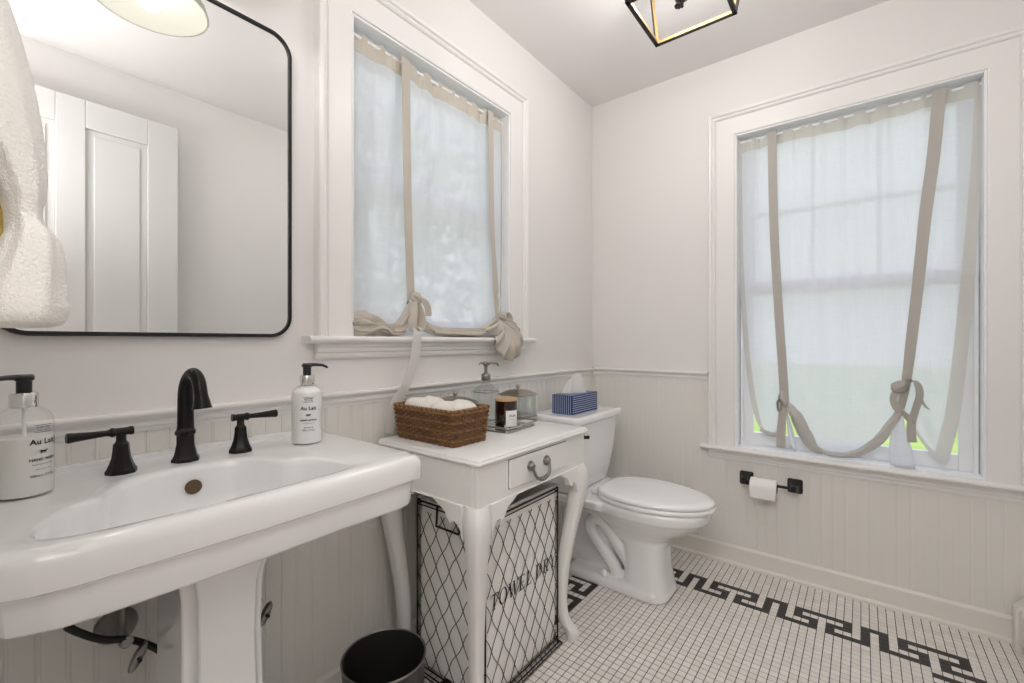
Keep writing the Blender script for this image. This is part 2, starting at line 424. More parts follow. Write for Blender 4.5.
# windows
CW = 0.115
def window(n, fn, h, muntin):
    a0, a1, z0, z1 = h; root = sempty('window_%d' % n, fn((a0 + a1) / 2, 0, z0))
    prof = [(0, -.02), (0, .017), (.006, .019), (.078, .019), (.080, .015), (.083, .015), (.085, .022), (.090, .026), (.094, .024), (.098, .024), (.102, .032), (.112, .034), (CW, .030), (CW, 0)]
    m = MB(); rs = []
    for w_, d in prof:
        rs.append([fn(a0 - w_, d, z0), fn(a0 - w_, d, z1 + w_), fn(a1 + w_, d, z1 + w_), fn(a1 + w_, d, z0)])
    m.rings(rs, False, False, closed=False); m.build('casing', 'trim', root, smooth=False)
    # jamb lining and sashes
    m = MB()
    def bx(p, q, d0, d1, za, zb):
        u = fn(p, d0, za); v = fn(q, d1, zb); m.box(u[0], v[0], u[1], v[1], za, zb)
    bx(a0, a0 + .008, .012, -TH, z0, z1); bx(a1 - .008, a1, .012, -TH, z0, z1); bx(a0 + .008, a1 - .008, .012, -TH, z1 - .008, z1); bx(a0, a1, 0, -TH - .04, z0 - .005, z0 + .006)
    bx(a0 + .012, a0 + .024, -.055, -.07, z0, z1); bx(a1 - .024, a1 - .012, -.055, -.07, z0, z1)
    m.build('jamb', 'sash', root, smooth=False, bevel=.0015)
    zm = (z0 + z1) / 2
    def sash(za, zb, d0, d1, grid):
        nonlocal m
        m = MB(); p, q = a0 + .012, a1 - .012; sw = .052
        bx(p, p + sw, d0, d1, za, zb); bx(q - sw, q, d0, d1, za, zb); bx(p + sw, q - sw, d0, d1, zb - .035, zb); bx(p + sw, q - sw, d0, d1, za, za + .06)
        if grid:
            for k in range(1, grid[0]):
                c = lerp(p + sw, q - sw, k / grid[0]); bx(c - .009, c + .009, d0 - .004, d1 + .004, za + .06, zb - .035)
            for k in range(1, grid[1]):
                c = lerp(za + .06, zb - .035, k / grid[1]); bx(p + sw, q - sw, d0 - .004, d1 + .004, c - .009, c + .009)
        f = m.build('sash', 'sash', root, smooth=False, bevel=.002)
        m = MB(); dd = (d0 + d1) / 2; bx(p + sw, q - sw, dd, dd + .003, za + .06, zb - .035); m.build('glass_pane', 'pane', f, smooth=False)
    sash(z0 + .006, zm + .02, -.075, -.105, None); sash(zm - .015, z1 - .012, -.110, -.140, muntin)
    # stool and apron
    sp = [(-.06, -.022), (.030, -.022), (.046, -.019), (.052, -.012), (.052, -.006), (.046, 0), (-.06, 0)]
    m = MB(); nn = len(sp); b0, b1 = a0 - CW - .035, a1 + CW + .035
    b0 = max(b0, Y0 + .002) if n == 2 else b0
    m.add([fn(b0, d, z0 + z) for d, z in sp] + [fn(b1, d, z0 + z) for d, z in sp], [tuple(range(nn)), tuple(reversed(range(nn, 2 * nn)))] + [(i, (i + 1) % nn, nn + (i + 1) % nn, nn + i) for i in range(nn)])
    m.build('window_sill', 'trim', root, smooth=False)
    ap = [(0, -.066), (.012, -.066), (.015, -.058), (.015, -.050), (.022, -.046), (.024, -.036), (.030, -.030), (.033, -.022), (0, -.022)]
    m = MB(); nn = len(ap); b0, b1 = a0 - CW, a1 + CW
    b0 = max(b0, Y0 + .002) if n == 2 else b0
    m.add([fn(b0, d, z0 + z) for d, z in ap] + [fn(b1, d, z0 + z) for d, z in ap], [tuple(range(nn)), tuple(reversed(range(nn, 2 * nn)))] + [(i, (i + 1) % nn, nn + (i + 1) % nn, nn + i) for i in range(nn)])
    m.build('apron', 'trim', root, smooth=False)
window(1, A, W1, (3, 2)); window(2, B, W2, (3, 2))

# open door standing along the opposite wall (seen in the mirror)
dr = sempty('door_1', (-2.40, -1.655, 0))
m = MB(); dx0, dx1, dy0, dy1, dh = -2.395, -1.575, -1.685, -1.65, 2.20
st, ms = .128, .10
bxs = [(dx0, dx0 + st), ((dx0 + dx1) / 2 - ms / 2, (dx0 + dx1) / 2 + ms / 2), (dx1 - st, dx1)]
for p, q in bxs: m.box(p, q, dy0, dy1, .012, dh)
for za, zb in ((.012, .25), (.92, 1.05), (dh - .13, dh)):
    for p, q in ((bxs[0][1], bxs[1][0]), (bxs[1][1], bxs[2][0])): m.box(p, q, dy0, dy1, za, zb)
for za, zb in ((.25, .92), (1.05, dh - .13)):
    for p, q in ((bxs[0][1], bxs[1][0]), (bxs[1][1], bxs[2][0])):
        m.box(p, q, dy0 + .012, dy1 - .012, za, zb); m.box(p + .03, q - .03, dy0 + .006, dy1 - .006, za + .03, zb - .03)
m.build('door_leaf', 'door', dr, smooth=False, bevel=.003)
m = MB(); m.lathe([(0.001, -.055), (.02, -.053), (.027, -.04), (.02, -.026), (.009, -.02), (.009, -.004), (.026, -.003), (.026, 0)], (dx1 - .06, -1.65 + .055, 1.0), 24, 'y'); 
m.build('door_knob', 'bronze', dr)
# baseboard heater along the opposite wall
ht = thing('baseboard_heater', 'cream painted baseboard heater cover with sloped top in the lower right corner', 'heater', (-1.0, -1.71, 0))
poly = [(-1.7495, .035), (-1.677, .035), (-1.670, .045), (-1.670, .138), (-1.673, .146), (-1.735, .215), (-1.7495, .217)]
m = MB(); m.prism([(y, z) for y, z in poly], lambda a, b, d: (d, a, b), -.045, -1.5); m.build('cover', 'base', ht, smooth=False, bevel=.003)
m = MB(); m.prism([(-1.7495, .0), (-1.666, .0), (-1.662, .006), (-1.662, .142), (-1.666, .150), (-1.733, .222), (-1.7495, .224)], lambda a, b, d: (d, a, b), -.031, -.075); m.build('end_cap', 'base', ht, smooth=False, bevel=.003)
m = MB(); m.prism([(-1.745, .036), (-1.70, .036), (-1.70, .0), (-1.745, .0)], lambda a, b, d: (d, a, b), -.08, -1.5); m.build('back_plate', 'base', ht, smooth=False)

# ------------------------------------------------------------------ pedestal sink
SZ = 0.812
sk = thing('pedestal_sink', 'large white porcelain pedestal sink with wide rectangular basin', 'sink', (-2.02, -.25, 0))
cx, cy = -2.045, -.31
OUT = [(-1.672, -.012), (-1.672, -.440), (-1.676, -.455), (-1.688, -.463), (-1.72, -.468), (-2.02, -.476), (-2.25, -.470), (-2.29, -.461), (-2.33, -.44), (-2.358, -.40), (-2.365, -.35), (-2.365, -.012)]
def ray_poly(poly, a):
    dx, dy = math.cos(a), math.sin(a); best = None
    for i in range(len(poly)):
        x1, y1 = poly[i][0] - cx, poly[i][1] - cy; x2, y2 = poly[(i + 1) % len(poly)][0] - cx, poly[(i + 1) % len(poly)][1] - cy
        ex, ey = x2 - x1, y2 - y1; den = dx * ey - dy * ex
        if abs(den) < 1e-12: continue
        t = (x1 * ey - y1 * ex) / den; s = (x1 * dy - y1 * dx) / den
        if t > 0 and -1e-9 <= s <= 1 + 1e-9: best = t if best is None else min(best, t)
    return best
def sym(pts): return pts
BAS = [tuple(p)[:2] for p in spline([(-1.825, -.40, 0), (-1.84, -.33, 0), (-1.862, -.285, 0), (-1.895, -.262, 0), (-1.915, -.225, 0), (-1.95, -.185, 0), (-2.00, -.165, 0), (-2.045, -.160, 0), (-2.09, -.165, 0), (-2.14, -.185, 0), (-2.175, -.225, 0), (-2.195, -.262, 0), (-2.228, -.285, 0), (-2.26, -.33, 0), (-2.278, -.385, 0), (-2.262, -.418, 0), (-2.20, -.436, 0), (-2.045, -.442, 0), (-1.90, -.436, 0), (-1.84, -.422, 0)], 6, True)]
angs = [2 * PI * k / 220 for k in range(220)]
for q in OUT: angs.append(math.atan2(q[1] - cy, q[0] - cx) % (2 * PI))
angs = sorted(angs)
ro = [ray_poly(OUT, a) for a in angs]; rb = [ray_poly(BAS, a) for a in angs]
def ring_at(rf, z): return [(cx + rf(i) * math.cos(a), cy + rf(i) * math.sin(a), z(i) if callable(z) else z) for i, a in enumerate(angs)]
def inset(d):
    def f(i):                              # inset measured roughly square to the outline, nothing at the wall side
        x, y = cx + ro[i] * math.cos(angs[i]), cy + ro[i] * math.sin(angs[i])
        k = 1.0 if y < -.03 else 0.0
        nx = abs(math.cos(angs[i])) if y > -.42 else abs(math.sin(angs[i]))
        return ro[i] - k * d / max(.6, nx)
    return f
rs = []
for d, z in ((.060, .699), (.026, .700), (.020, .702), (.0165, .707), (.015, .735), (.013, .752), (.008, .7565), (.001, .760), (.0, .765), (.0, .790), (.0015, .799), (.005, .806), (.010, .8105), (.017, SZ)):
    rs.append(ring_at(inset(d), z))
for t, z in ((.5, SZ), (.9, SZ), (.98, SZ - .0015)):
    rs.append(ring_at(lambda i, t=t: lerp(inset(.017)(i), rb[i], t), z))
for k, z in ((.995, SZ - .005), (.985, SZ - .014), (.965, SZ - .035), (.94, SZ - .06), (.90, SZ - .085), (.80, SZ - .108), (.60, SZ - .122), (.35, SZ - .130), (.12, SZ - .134)):
    rs.append(ring_at(lambda i, k=k: rb[i] * k, z))
m = MB(); m.rings(rs, True, True)
m.box(-2.355, -1.682, -.030, -.0095, SZ - .10, SZ + .012)
m.build('basin', 'ceramic', sk, angle=50, bevel=.0)
def pedring(hx, y0, y1, z, c=.020):
    yc, hy = (y0 + y1) / 2, (y1 - y0) / 2; pts = []
    for sx_, sy_ in ((1, 1), (-1, 1), (-1, -1), (1, -1)):
        cor = [(hx, hy - c), (hx - c * .35, hy - c * .95), (hx - c * .75, hy - c * .72), (hx - c * .95, hy - c * .35), (hx - c, hy)]
        if sx_ * sy_ < 0: cor = cor[::-1]
        pts += [(-2.02 + sx_ * a, yc + sy_ * b, z) for a, b in cor]
    return pts
m = MB(); m.rings([pedring(hx, y0, y1, z) for z, hx, y0, y1 in ((0, .110, -.345, -.10), (.03, .110, -.345, -.10), (.045, .096, -.332, -.11), (.10, .084, -.322, -.115), (.30, .072, -.312, -.12), (.50, .067, -.308, -.12), (.60, .069, -.312, -.118), (.650, .078, -.325, -.11), (.70, .105, -.355, -.09))])
m.build('pedestal', 'ceramic', sk, angle=50, bevel=.003, bseg=2)
m = MB(); m.lathe([(.0145, -.003), (.0145, .002), (.011, .0035), (.0095, .001), (.009, -.002)], (-2.035, -.1695, .770), 28, 'y')
o = m.build('overflow_ring', 'bronze_edge', sk); o['label'] = 'brown bronze overflow ring'
m = MB(); m.lathe([(.022, 0), (.022, .004), (.016, .005), (.006, .003), (.0, .003)], (cx, cy, SZ - .1345), 24)
m.build('drain', 'bronze_edge', sk)

# faucet
fc = thing('faucet', 'dark bronze widespread faucet with gooseneck spout on the sink deck', 'faucet', (-2.03, -.105, SZ))
m = MB(); fx0, fy0 = -2.03, -.105
m.lathe([(.026, 0), (.026, .006), (.024, .008), (.021, .014), (.0185, .026), (.0165, .038), (.0165, .055), (.0195, .058), (.0195, .064), (.017, .067), (.015, .075)], (fx0, fy0, SZ), 8, cap0=True)
m.build('spout_base', 'bronze', fc, angle=25)
path = spline([(fx0, fy0, SZ + .06), (fx0, fy0, SZ + .105), (fx0, fy0 - .001, SZ + .148), (fx0 + .002, fy0 - .010, SZ + .174), (fx0 + .005, fy0 - .030, SZ + .187), (fx0 + .008, fy0 - .050, SZ + .174), (fx0 + .010, fy0 - .060, SZ + .142), (fx0 + .011, fy0 - .063, SZ + .116)], 8)
rad = [lerp(.0155, .0125, min(1, k / (len(path) * .6))) for k in range(len(path))]
for k in range(1, 9): rad[-k] = .0125 + .006 * (1 - (k - 1) / 8)
m = MB(); m.tube(path, rad, 20); m.build('spout', 'bronze', fc)
for sgn, hx in ((-1, -2.137), (1, -1.925)):
    m = MB(); hy = -.112
    m.lathe([(.0245, 0), (.0245, .007), (.0225, .009), (.0195, .016), (.0150, .030), (.0132, .045), (.0125, .056), (.0095, .060), (.0080, .063), (.0080, .074)], (hx, hy, SZ), 8)
    b = m.build('handle_base', 'bronze', fc, angle=25)
    m = MB(); zc = SZ + .080
    m.lathe([(.0001, -.018), (.0085, -.018), (.0085, -.013), (.0075, -.012), (.0075, .010), (.009, .011), (.009, .015), (.007, .017), (.0055, .022), (.0065, .040), (.0085, .068), (.0095, .075), (.0085, .078), (.0001, .079)], (0, 0, 0), 16, 'x')
    ang = (PI + .10) if sgn < 0 else -.10
    vv = []
    for x, y, z in m.v: vv.append((hx + x * math.cos(ang) - y * math.sin(ang), hy + x * math.sin(ang) + y * math.cos(ang), zc + z + .02 * 0))
    m.v = vv; m.build('lever', 'bronze', b)

# pump bottles (same shape, different contents)
def bend_text(mb, body, size, R, z, a0, shear=0, bold=0, spacing=1, mi=0):
    vs, fs = text_mesh(body, size, shear, bold, spacing)
    o = []
    for x, y, _ in vs:
        a = a0 + x / R; o.append((R * math.cos(a), R * math.sin(a), z + y))
    mb.add(o, fs, mi)
COW = [(-.62, .28), (-.50, .34), (-.42, .30), (-.10, .30), (.30, .26), (.38, .34), (.46, .44), (.56, .40), (.72, .30), (.66, .22), (.52, .20), (.44, .06), (.36, -.02), (.40, -.36), (.32, -.36), (.28, -.08), (.18, -.04), (.16, -.36), (.08, -.36), (.06, -.04), (-.20, -.02), (-.30, -.10), (-.28, -.36), (-.36, -.36), (-.40, -.10), (-.46, -.36), (-.54, -.36), (-.52, -.02), (-.58, .14), (-.66, -.08), (-.70, .0)]
def pump_bottle(name, label, loc, liquid, lines, a0, spout_a, fill):
    t = thing(name, label, 'bottle', loc)
    R = .0358
    m = MB(); m.lathe([(.030, 0), (.0345, .002), (R, .006), (R, .118), (.0345, .128), (.030, .137), (.022, .144), (.0155, .148), (.0145, .152), (.0145, .160)], seg=40, cap1=False)
    m.build('bottle', 'glass', t, local=True)
    m = MB(); m.lathe([(.0295, .0015), (.0338, .004), (.0350, .008), (.0350, fill - .012), (.0347, min(fill, .130) - .004), (.0335, min(fill, .132))] + ([(.029, .137), (.02, .143)] if fill > .13 else []), seg=40)
    m.build('contents', liquid, t, local=True)
    m = MB(); m.lathe([(.0165, .146), (.0175, .148), (.0175, .168), (.0165, .170), (.010, .1705)], seg=32)
    m.build('pump_collar', 'chrome', t, local=True)
    m = MB(); m.lathe([(.009, .170), (.0095, .171), (.0095, .189), (.012, .191), (.0125, .196), (.010, .199), (.001, .200)], seg=24)
    pth = [(math.cos(spout_a) * d, math.sin(spout_a) * d, z) for d, z in ((-.010, .1955), (.008, .196), (.022, .196), (.036, .1945), (.046, .190), (.0475, .187))]
    m.tube(pth, [.0062, .0062, .0056, .005, .0044, .004], 12, flat=(.75, 1.15))
    m.build('pump_head', 'black_plastic', t, local=True)
    m = MB(); m.lathe([(.003, .02), (.003, .16)], seg=8)
    m.build('dip_tube', 'plug', t, local=True)
    m = MB()
    for body, size, z, bold in lines: bend_text(m, body, size, R + .0004, z, a0, bold=bold)
    k = .0085; o = [((R + .0004) * math.cos(a0 + x * k / R), (R + .0004) * math.sin(a0 + x * k / R), .0735 + y * k) for x, y in COW]
    m.add(o, [tuple(range(len(o)))])
    # small framed crest above the name
    for zz, hw in ((.106, .0125), (.1175, .0125)): 
        pts = [((R + .0004) * math.cos(a0 + x / R), (R + .0004) * math.sin(a0 + x / R)) for x in [lerp(-hw, hw, i / 10) for i in range(11)]]
        m.grid(10, 1, lambda u, v, pts=pts, zz=zz: (pts[int(round(u * 10))][0], pts[int(round(u * 10))][1], zz + (v - .5) * .0007))
    m.build('label_print', 'ink', t, local=True, smooth=False)
    return t
T1 = [('SCOTTISH', .0042, .1125, .0001), ('FINE SOAPS', .0036, .1082, 0), ('Au Lait', .0125, .0865, .00025)]
pump_bottle('soap_bottle', 'clear hand wash bottle with black pump at left end of sink', (-2.268, -.150, SZ), 'soap', T1 + [('HAND WASH', .0062, .0595, .0002), ('Savon pour les mains', .0036, .0525, 0), ('with organic milk', .0032, .0445, 0), ('500ml e 17.6 fl.oz', .0050, .0335, .0001)], math.radians(-56), math.radians(197), .098)
pump_bottle('lotion_bottle', 'white hand lotion bottle with black pump at right end of sink', (-1.783, -.142, SZ), 'lotion', T1 + [('HAND LOTION', .0056, .0595, .0002), ('Lotion pour les mains', .0034, .0530, 0), ('with organic milk', .0032, .0425, .0001), ('500ml e 17.6 fl.oz', .0040, .0355, .0001)], math.radians(-112), math.radians(-25), .134)

# ------------------------------------------------------------------ mirror, sconce, towels
mr = thing('wall_mirror', 'black framed rounded rectangular mirror on the wall over the sink', 'mirror', (-2.03, -.02, 1.485))
MX0, MX1, MZ0, MZ1, MRd = -2.305, -1.761, 1.078, 1.892, .055
mw, mh = (MX1 - MX0) / 2, (MZ1 - MZ0) / 2; mcx, mcz = (MX0 + MX1) / 2, (MZ0 + MZ1) / 2
def rr3(hx, hy, r, y): return [(mcx + a, y, mcz + b) for a, b in rrect(hx, hy, r, 10)]
m = MB(); m.rings([rr3(mw, mh, MRd, -.004), rr3(mw, mh, MRd, -.017), rr3(mw - .001, mh - .001, MRd - .001, -.019), rr3(mw - .008, mh - .008, MRd - .008, -.019), rr3(mw - .009, mh - .009, MRd - .009, -.018), rr3(mw - .009, mh - .009, MRd - .009, -.010)], True, False)
m.build('frame', 'black', mr, angle=35)
m = MB(); m.rings([rr3(mw - .0085, mh - .0085, MRd - .0085, -.0125), rr3(mw - .0085, mh - .0085, MRd - .0085, -.0145)])
m.build('mirror_glass', 'mirror', mr, smooth=False)
sc = thing('wall_sconce', 'wall lamp with white glass bell shade above the mirror, seen reflected', 'lamp', (-2.03, -.19, 1.91))
m = MB(); c = (-2.03, -.19, 1.913)
m.lathe([(.122, 0), (.1235, .002), (.118, .022), (.100, .045), (.074, .064), (.048, .078), (.036, .090), (.034, .105)], c, 48, cap0=False, cap1=False)
m.lathe([(.119, .001), (.115, .022), (.097, .043), (.072, .061), (.046, .075), (.034, .088)], c, 48, cap0=False, cap1=False)
m.build('lamp_shade', 'lampglass', sc)
m = MB(); m.lathe([(.0001, .046), (.012, .048), (.020, .056), (.022, .066), (.018, .078), (.012, .09)], c, 20); m.build('light_bulb', 'bulb', sc)
m = MB(); m.lathe([(.038, .098), (.038, .135), (.03, .142), (.008, .146)], c, 24)
m.tube(spline([(-2.03, -.19, 2.05), (-2.03, -.18, 2.095), (-2.03, -.10, 2.11), (-2.03, -.015, 2.085)], 8), .008, 10); m.build('lamp_arm', 'bronze', sc)
m = MB(); m.lathe([(.055, -.018), (.06, -.012), (.062, 0)], (-2.03, -.0005, 2.085), 32, 'y'); m.build('wall_plate', 'bronze', sc)

hk = thing('towel_hook', 'bronze wall hook holding the towels by the left edge', 'hook', (-2.45, -.62, 1.70))
m = MB(); m.lathe([(.022, .0), (.022, .006), (.012, .010)], (-2.4498, -.62, 1.70), 20, 'x')
m.build('wall_plate', 'bronze', hk)
m = MB(); m.tube(spline([(-2.445, -.62, 1.70), (-2.41, -.62, 1.69), (-2.375, -.62, 1.695), (-2.36, -.62, 1.72)], 8), [.007] * 25, 10); m.build('hook_arm', 'bronze', hk)
def hanging_towel(name, label, mt, prof, group=None, ph=0):
    rs = []; m = MB(); n = 56
    for z, x0, x1, y0, y1, amp in prof:
        ring = []
        for k in range(n):
            a = 2 * PI * k / n; ca, sa = math.cos(a), math.sin(a)
            ex = abs(ca) ** .7 * (1 if ca > 0 else -1); ey = abs(sa) ** .7 * (1 if sa > 0 else -1)
            wv = 1 + amp * math.sin(5 * a + ph + z * 3) + amp * .6 * math.sin(9 * a + 1.3 - z * 7)
            ring.append(((x0 + x1) / 2 + (x1 - x0) / 2 * ex * wv, (y0 + y1) / 2 + (y1 - y0) / 2 * ey * wv, z))
        rs.append(ring)
    m.rings(rs); o = m.build(name, mt, angle=80, subsurf=1)
    return tag(o, label, 'towel', group)
hanging_towel('hand_towel', 'white terry towel hanging in front of the mirror at left edge', 'towel',
    [(1.079, -2.340, -2.288, -.72, -.60, .02), (1.082, -2.342, -2.284, -.725, -.598, .03), (1.10, -2.341, -2.282, -.725, -.595, .04), (1.102, -2.340, -2.284, -.725, -.595, .03), (1.13, -2.330, -2.284, -.72, -.60, .05), (1.155, -2.322, -2.287, -.715, -.602, .05), (1.163, -2.319, -2.293, -.71, -.605, .03), (1.168, -2.319, -2.298, -.705, -.61, .02), (1.186, -2.319, -2.298, -.705, -.61, .02), (1.190, -2.321, -2.295, -.705, -.61, .04), (1.215, -2.328, -2.295, -.70, -.61, .05), (1.25, -2.345, -2.297, -.70, -.61, .05), (1.31, -2.365, -2.305, -.69, -.61, .05), (1.36, -2.375, -2.317, -.69, -.61, .05), (1.40, -2.38, -2.331, -.685, -.61, .05), (1.50, -2.39, -2.350, -.675, -.61, .05), (1.66, -2.40, -2.365, -.65, -.612, .03), (1.715, -2.395, -2.37, -.635, -.612, .02), (1.722, -2.39, -2.375, -.63, -.615, .0)])
hanging_towel('hand_towel', 'mustard yellow towel showing behind the white hanging towel', 'mustard',
    [(1.12, -2.436, -2.302, -.60, -.53, .03), (1.125, -2.438, -2.298, -.602, -.528, .03), (1.24, -2.436, -2.300, -.60, -.53, .03), (1.36, -2.436, -2.345, -.60, -.53, .05), (1.5, -2.43, -2.355, -.604, -.55, .04), (1.70, -2.42, -2.37, -.608, -.57, .03), (1.712, -2.41, -2.38, -.606, -.58, .02)], ph=1.0)

# ------------------------------------------------------------------ plumbing under the sink
def stop_valve(label, x, z, full):
    t = thing('shutoff_valve', label, 'valve', (x, -.02, z))
    m = MB(); m.lathe([(.010, -.052), (.014, -.044), (.024, -.028), (.032, -.014), (.036, -.004), (.036, 0)], (x, -.0095, z), 28, 'y'); m.build('escutcheon', 'nickel', t)
    m = MB(); m.lathe([(.009, -.085), (.010, -.05), (.010, -.03)], (x, -.01, z - .004), 16, 'y'); m.tube([(x, -.068, z - .004), (x, -.068, z + .02), (x + .002, -.066, .70)], [.010, .0055, .005], 12); m.tube([(x, -.085, z - .004), (x, -.108, z + .006)], [.011, .009], 12); m.build('valve_body', 'nickel', t)
    m = MB(); m.lathe([(.0001, -.010), (.017, -.008), (.019, 0), (.016, .006), (.004, .007)], (0, 0, 0), 28, 'y', sx=.85, sy=1.25)
    m.v = [(x + .014 + px * .62 + pz * .30, -.112 + py, z - .030 + pz * 1.3 + px * .62) for px, py, pz in m.v]
    h = m.build('valve_handle', 'nickel', t)
    m = MB(); m.lathe([(.004, -.0115), (.004, 0)], (x + .014, -.1185, z - .030), 12, 'y'); m.build('handle_screw', 'black', h)
    if full:
        m = MB(); m.tube(spline([(x - .085, -.10, .545), (x - .070, -.10, .527), (x - .038, -.10, .497), (x, -.10, .477), (x + .03, -.10, .452), (x + .055, -.11, .425), (x + .07, -.13, .40)], 8), .0065, 10); m.build('supply_hose', 'hose', t)
    return t
stop_valve('silver shutoff valve with oval handle and black hose under the sink', -2.126, .470, True)
stop_valve('silver shutoff valve peeking out right of the sink pedestal', -1.885, .44, False)

# waste bin
wb = thing('waste_bin', 'round dark metal waste bin on the floor under the sink', 'bin', (-1.655, -.285, 0))
m = MB(); m.lathe([(.088, .0), (.090, .002), (.103, .258), (.1045, .262), (.1045, .265), (.102, .266), (.1005, .262), (.088, .006), (.001, .005)], (-1.655, -.285, 0), 48)
m.build('bin_body', 'bin', wb)
m = MB(); m.lathe([(.1030, .2635), (.1055, .2645), (.1055, .2675), (.1030, .2685), (.1008, .2665)], (-1.655, -.285, 0), 48, cap0=False, cap1=False); m.build('rim', 'nickel', wb)

# ------------------------------------------------------------------ console table
TB = thing('console_table', 'white painted console table with cabriole legs and one drawer', 'table', (-1.207, -.255, 0))
tx0, tx1, ty0, ty1, tz = -1.500, -.912, -.468, -.034, .760
m = MB(); rs = []
for d, z in ((.012, .737), (.004, .739), (.0, .743), (.0, .747), (.003, .751), (.003, .754), (.006, .7585), (.012, .760)):
    rs.append([((tx0 + tx1) / 2 + a, (ty0 + ty1) / 2 + b, z) for a, b in rrect((tx1 - tx0) / 2 - d, (ty1 - ty0) / 2 - d, .004, 3)])
m.rings(rs); m.build('tabletop', 'furn', TB, angle=30)
ax0, ax1, ay0, ay1 = -1.490, -.922, -.456, -.044
m = MB(); m.box(ax0, ax1, ay0, ay0 + .018, .625, .738); m.box(ax0, ax0 + .018, ay0 + .018, ay1, .625, .738); m.box(ax1 - .018, ax1, ay0 + .018, ay1, .625, .738); m.box(ax0, ax1, ay1 - .018, ay1, .625, .738); m.box(ax0 + .01, ax1 - .01, ay0 + .01, ay1 - .01, .632, .640)
m.build('apron', 'furn', TB, smooth=False, bevel=.002)
# carved skirts
def skirt(L, rev=False):
    pts = [(.05, .628), (.05, .535), (.058, .556), (.066, .570), (.076, .578), (.086, .578), (.092, .570), (.104, .574), (.112, .588), (.120, .600), (.132, .606), (.146, .612), (.160, .622), (.17, .6245)]
    return pts + [(L - a, z) for a, z in reversed(pts)]
m = MB(); m.prism(skirt(ax1 - ax0), lambda a, b, d: (ax0 + a, ay0 - .006 + d, b), 0, .022); m.build('skirt', 'furn', TB, smooth=False, bevel=.002)
m = MB(); m.prism(skirt(ax1 - ax0), lambda a, b, d: (ax0 + a, ay1 - d, b), 0, .02)
m.build('skirt', 'furn', TB, smooth=False, bevel=.002)
m = MB(); m.prism(skirt(ay1 - ay0), lambda a, b, d: (ax0 - .006 + d, ay0 + a, b), 0, .022); m.build('skirt', 'furn', TB, smooth=False, bevel=.002)
m = MB(); m.prism(skirt(ay1 - ay0), lambda a, b, d: (ax1 + .006 - d, ay0 + a, b), 0, .022)
m.build('skirt', 'furn', TB, smooth=False, bevel=.002)
for sx in (-1, 1):
    for sy in (-1, 1):
        bx_, by_ = (ax0 if sx < 0 else ax1), (ay0 if sy < 0 else ay1)
        kx, ky = -sx, -sy                    # towards the table centre
        keys = [(.628, -.004, .058), (.60, -.013, .064), (.57, -.016, .064), (.53, -.012, .058), (.46, .002, .050), (.36, .020, .044), (.26, .034, .040), (.16, .041, .037), (.10, .039, .036), (.06, .028, .039), (.035, .015, .042), (.015, .009, .042), (.0, .012, .037)]
        m = MB(); rs = []
        for p in spline([(k[0], k[1], k[2]) for k in keys], 4):
            z, off, s_ = p; z = max(0, z)
            oy = off if sy < 0 else off * .45
            x0_, y0_ = bx_ + kx * off, by_ + ky * oy
            xs = sorted((x0_, x0_ + kx * s_)); ys = sorted((y0_, y0_ + ky * s_))
            c_ = .18 * s_
            rs.append([(xs[0] + c_, ys[0], z), (xs[1] - c_, ys[0], z), (xs[1], ys[0] + c_, z), (xs[1], ys[1] - c_, z), (xs[1] - c_, ys[1], z), (xs[0] + c_, ys[1], z), (xs[0], ys[1] - c_, z), (xs[0], ys[0] + c_, z)])
        m.rings(rs); m.build('leg', 'furn', TB, angle=50)
m = MB(); m.box(-1.360, -1.050, ay0 - .0075, ay0 + .002, .648, .730)
dw = m.build('drawer', 'furn', TB, smooth=False, bevel=.003)
m = MB(); m.box(-1.3612, -1.0488, ay0 - .0006, ay0 + .002, .6469, .7312)
m.build('drawer_gap_shade', 'ink', TB, smooth=False)  # black sheet behind the drawer stands in for the shade in its gap
m = MB(); hxc = -1.222
for s_ in (-1, 1):
    m.lathe([(.0001, -.014), (.008, -.013), (.010, -.008), (.015, -.005), (.016, 0)], (hxc + s_ * .042, ay0 - .0075, .694), 20, 'y')
m.tube(spline([(hxc - .042, ay0 - .016, .694), (hxc - .041, ay0 - .022, .677), (hxc - .030, ay0 - .026, .658), (hxc, ay0 - .027, .650), (hxc + .030, ay0 - .026, .658), (hxc + .041, ay0 - .022, .677), (hxc + .042, ay0 - .016, .694)], 6), [.0045 + .0022 * math.exp(-((k - 18) / 5) ** 2) for k in range(37)], 10)
o = m.build('drawer_handle', 'nickel', dw); o['label'] = 'antique silver drop handle'

def dense(pts, n):
    L = [0]; N = len(pts)
    for i in range(N): a, b = pts[i], pts[(i + 1) % N]; L.append(L[-1] + math.hypot(b[0] - a[0], b[1] - a[1]))
    out = []; j = 0
    for k in range(n):
        s_ = L[-1] * k / n
        while L[j + 1] < s_: j += 1
        f = (s_ - L[j]) / max(1e-9, L[j + 1] - L[j]); a, b = pts[j], pts[(j + 1) % N]
        out.append((lerp(a[0], b[0], f), lerp(a[1], b[1], f)))
    return out
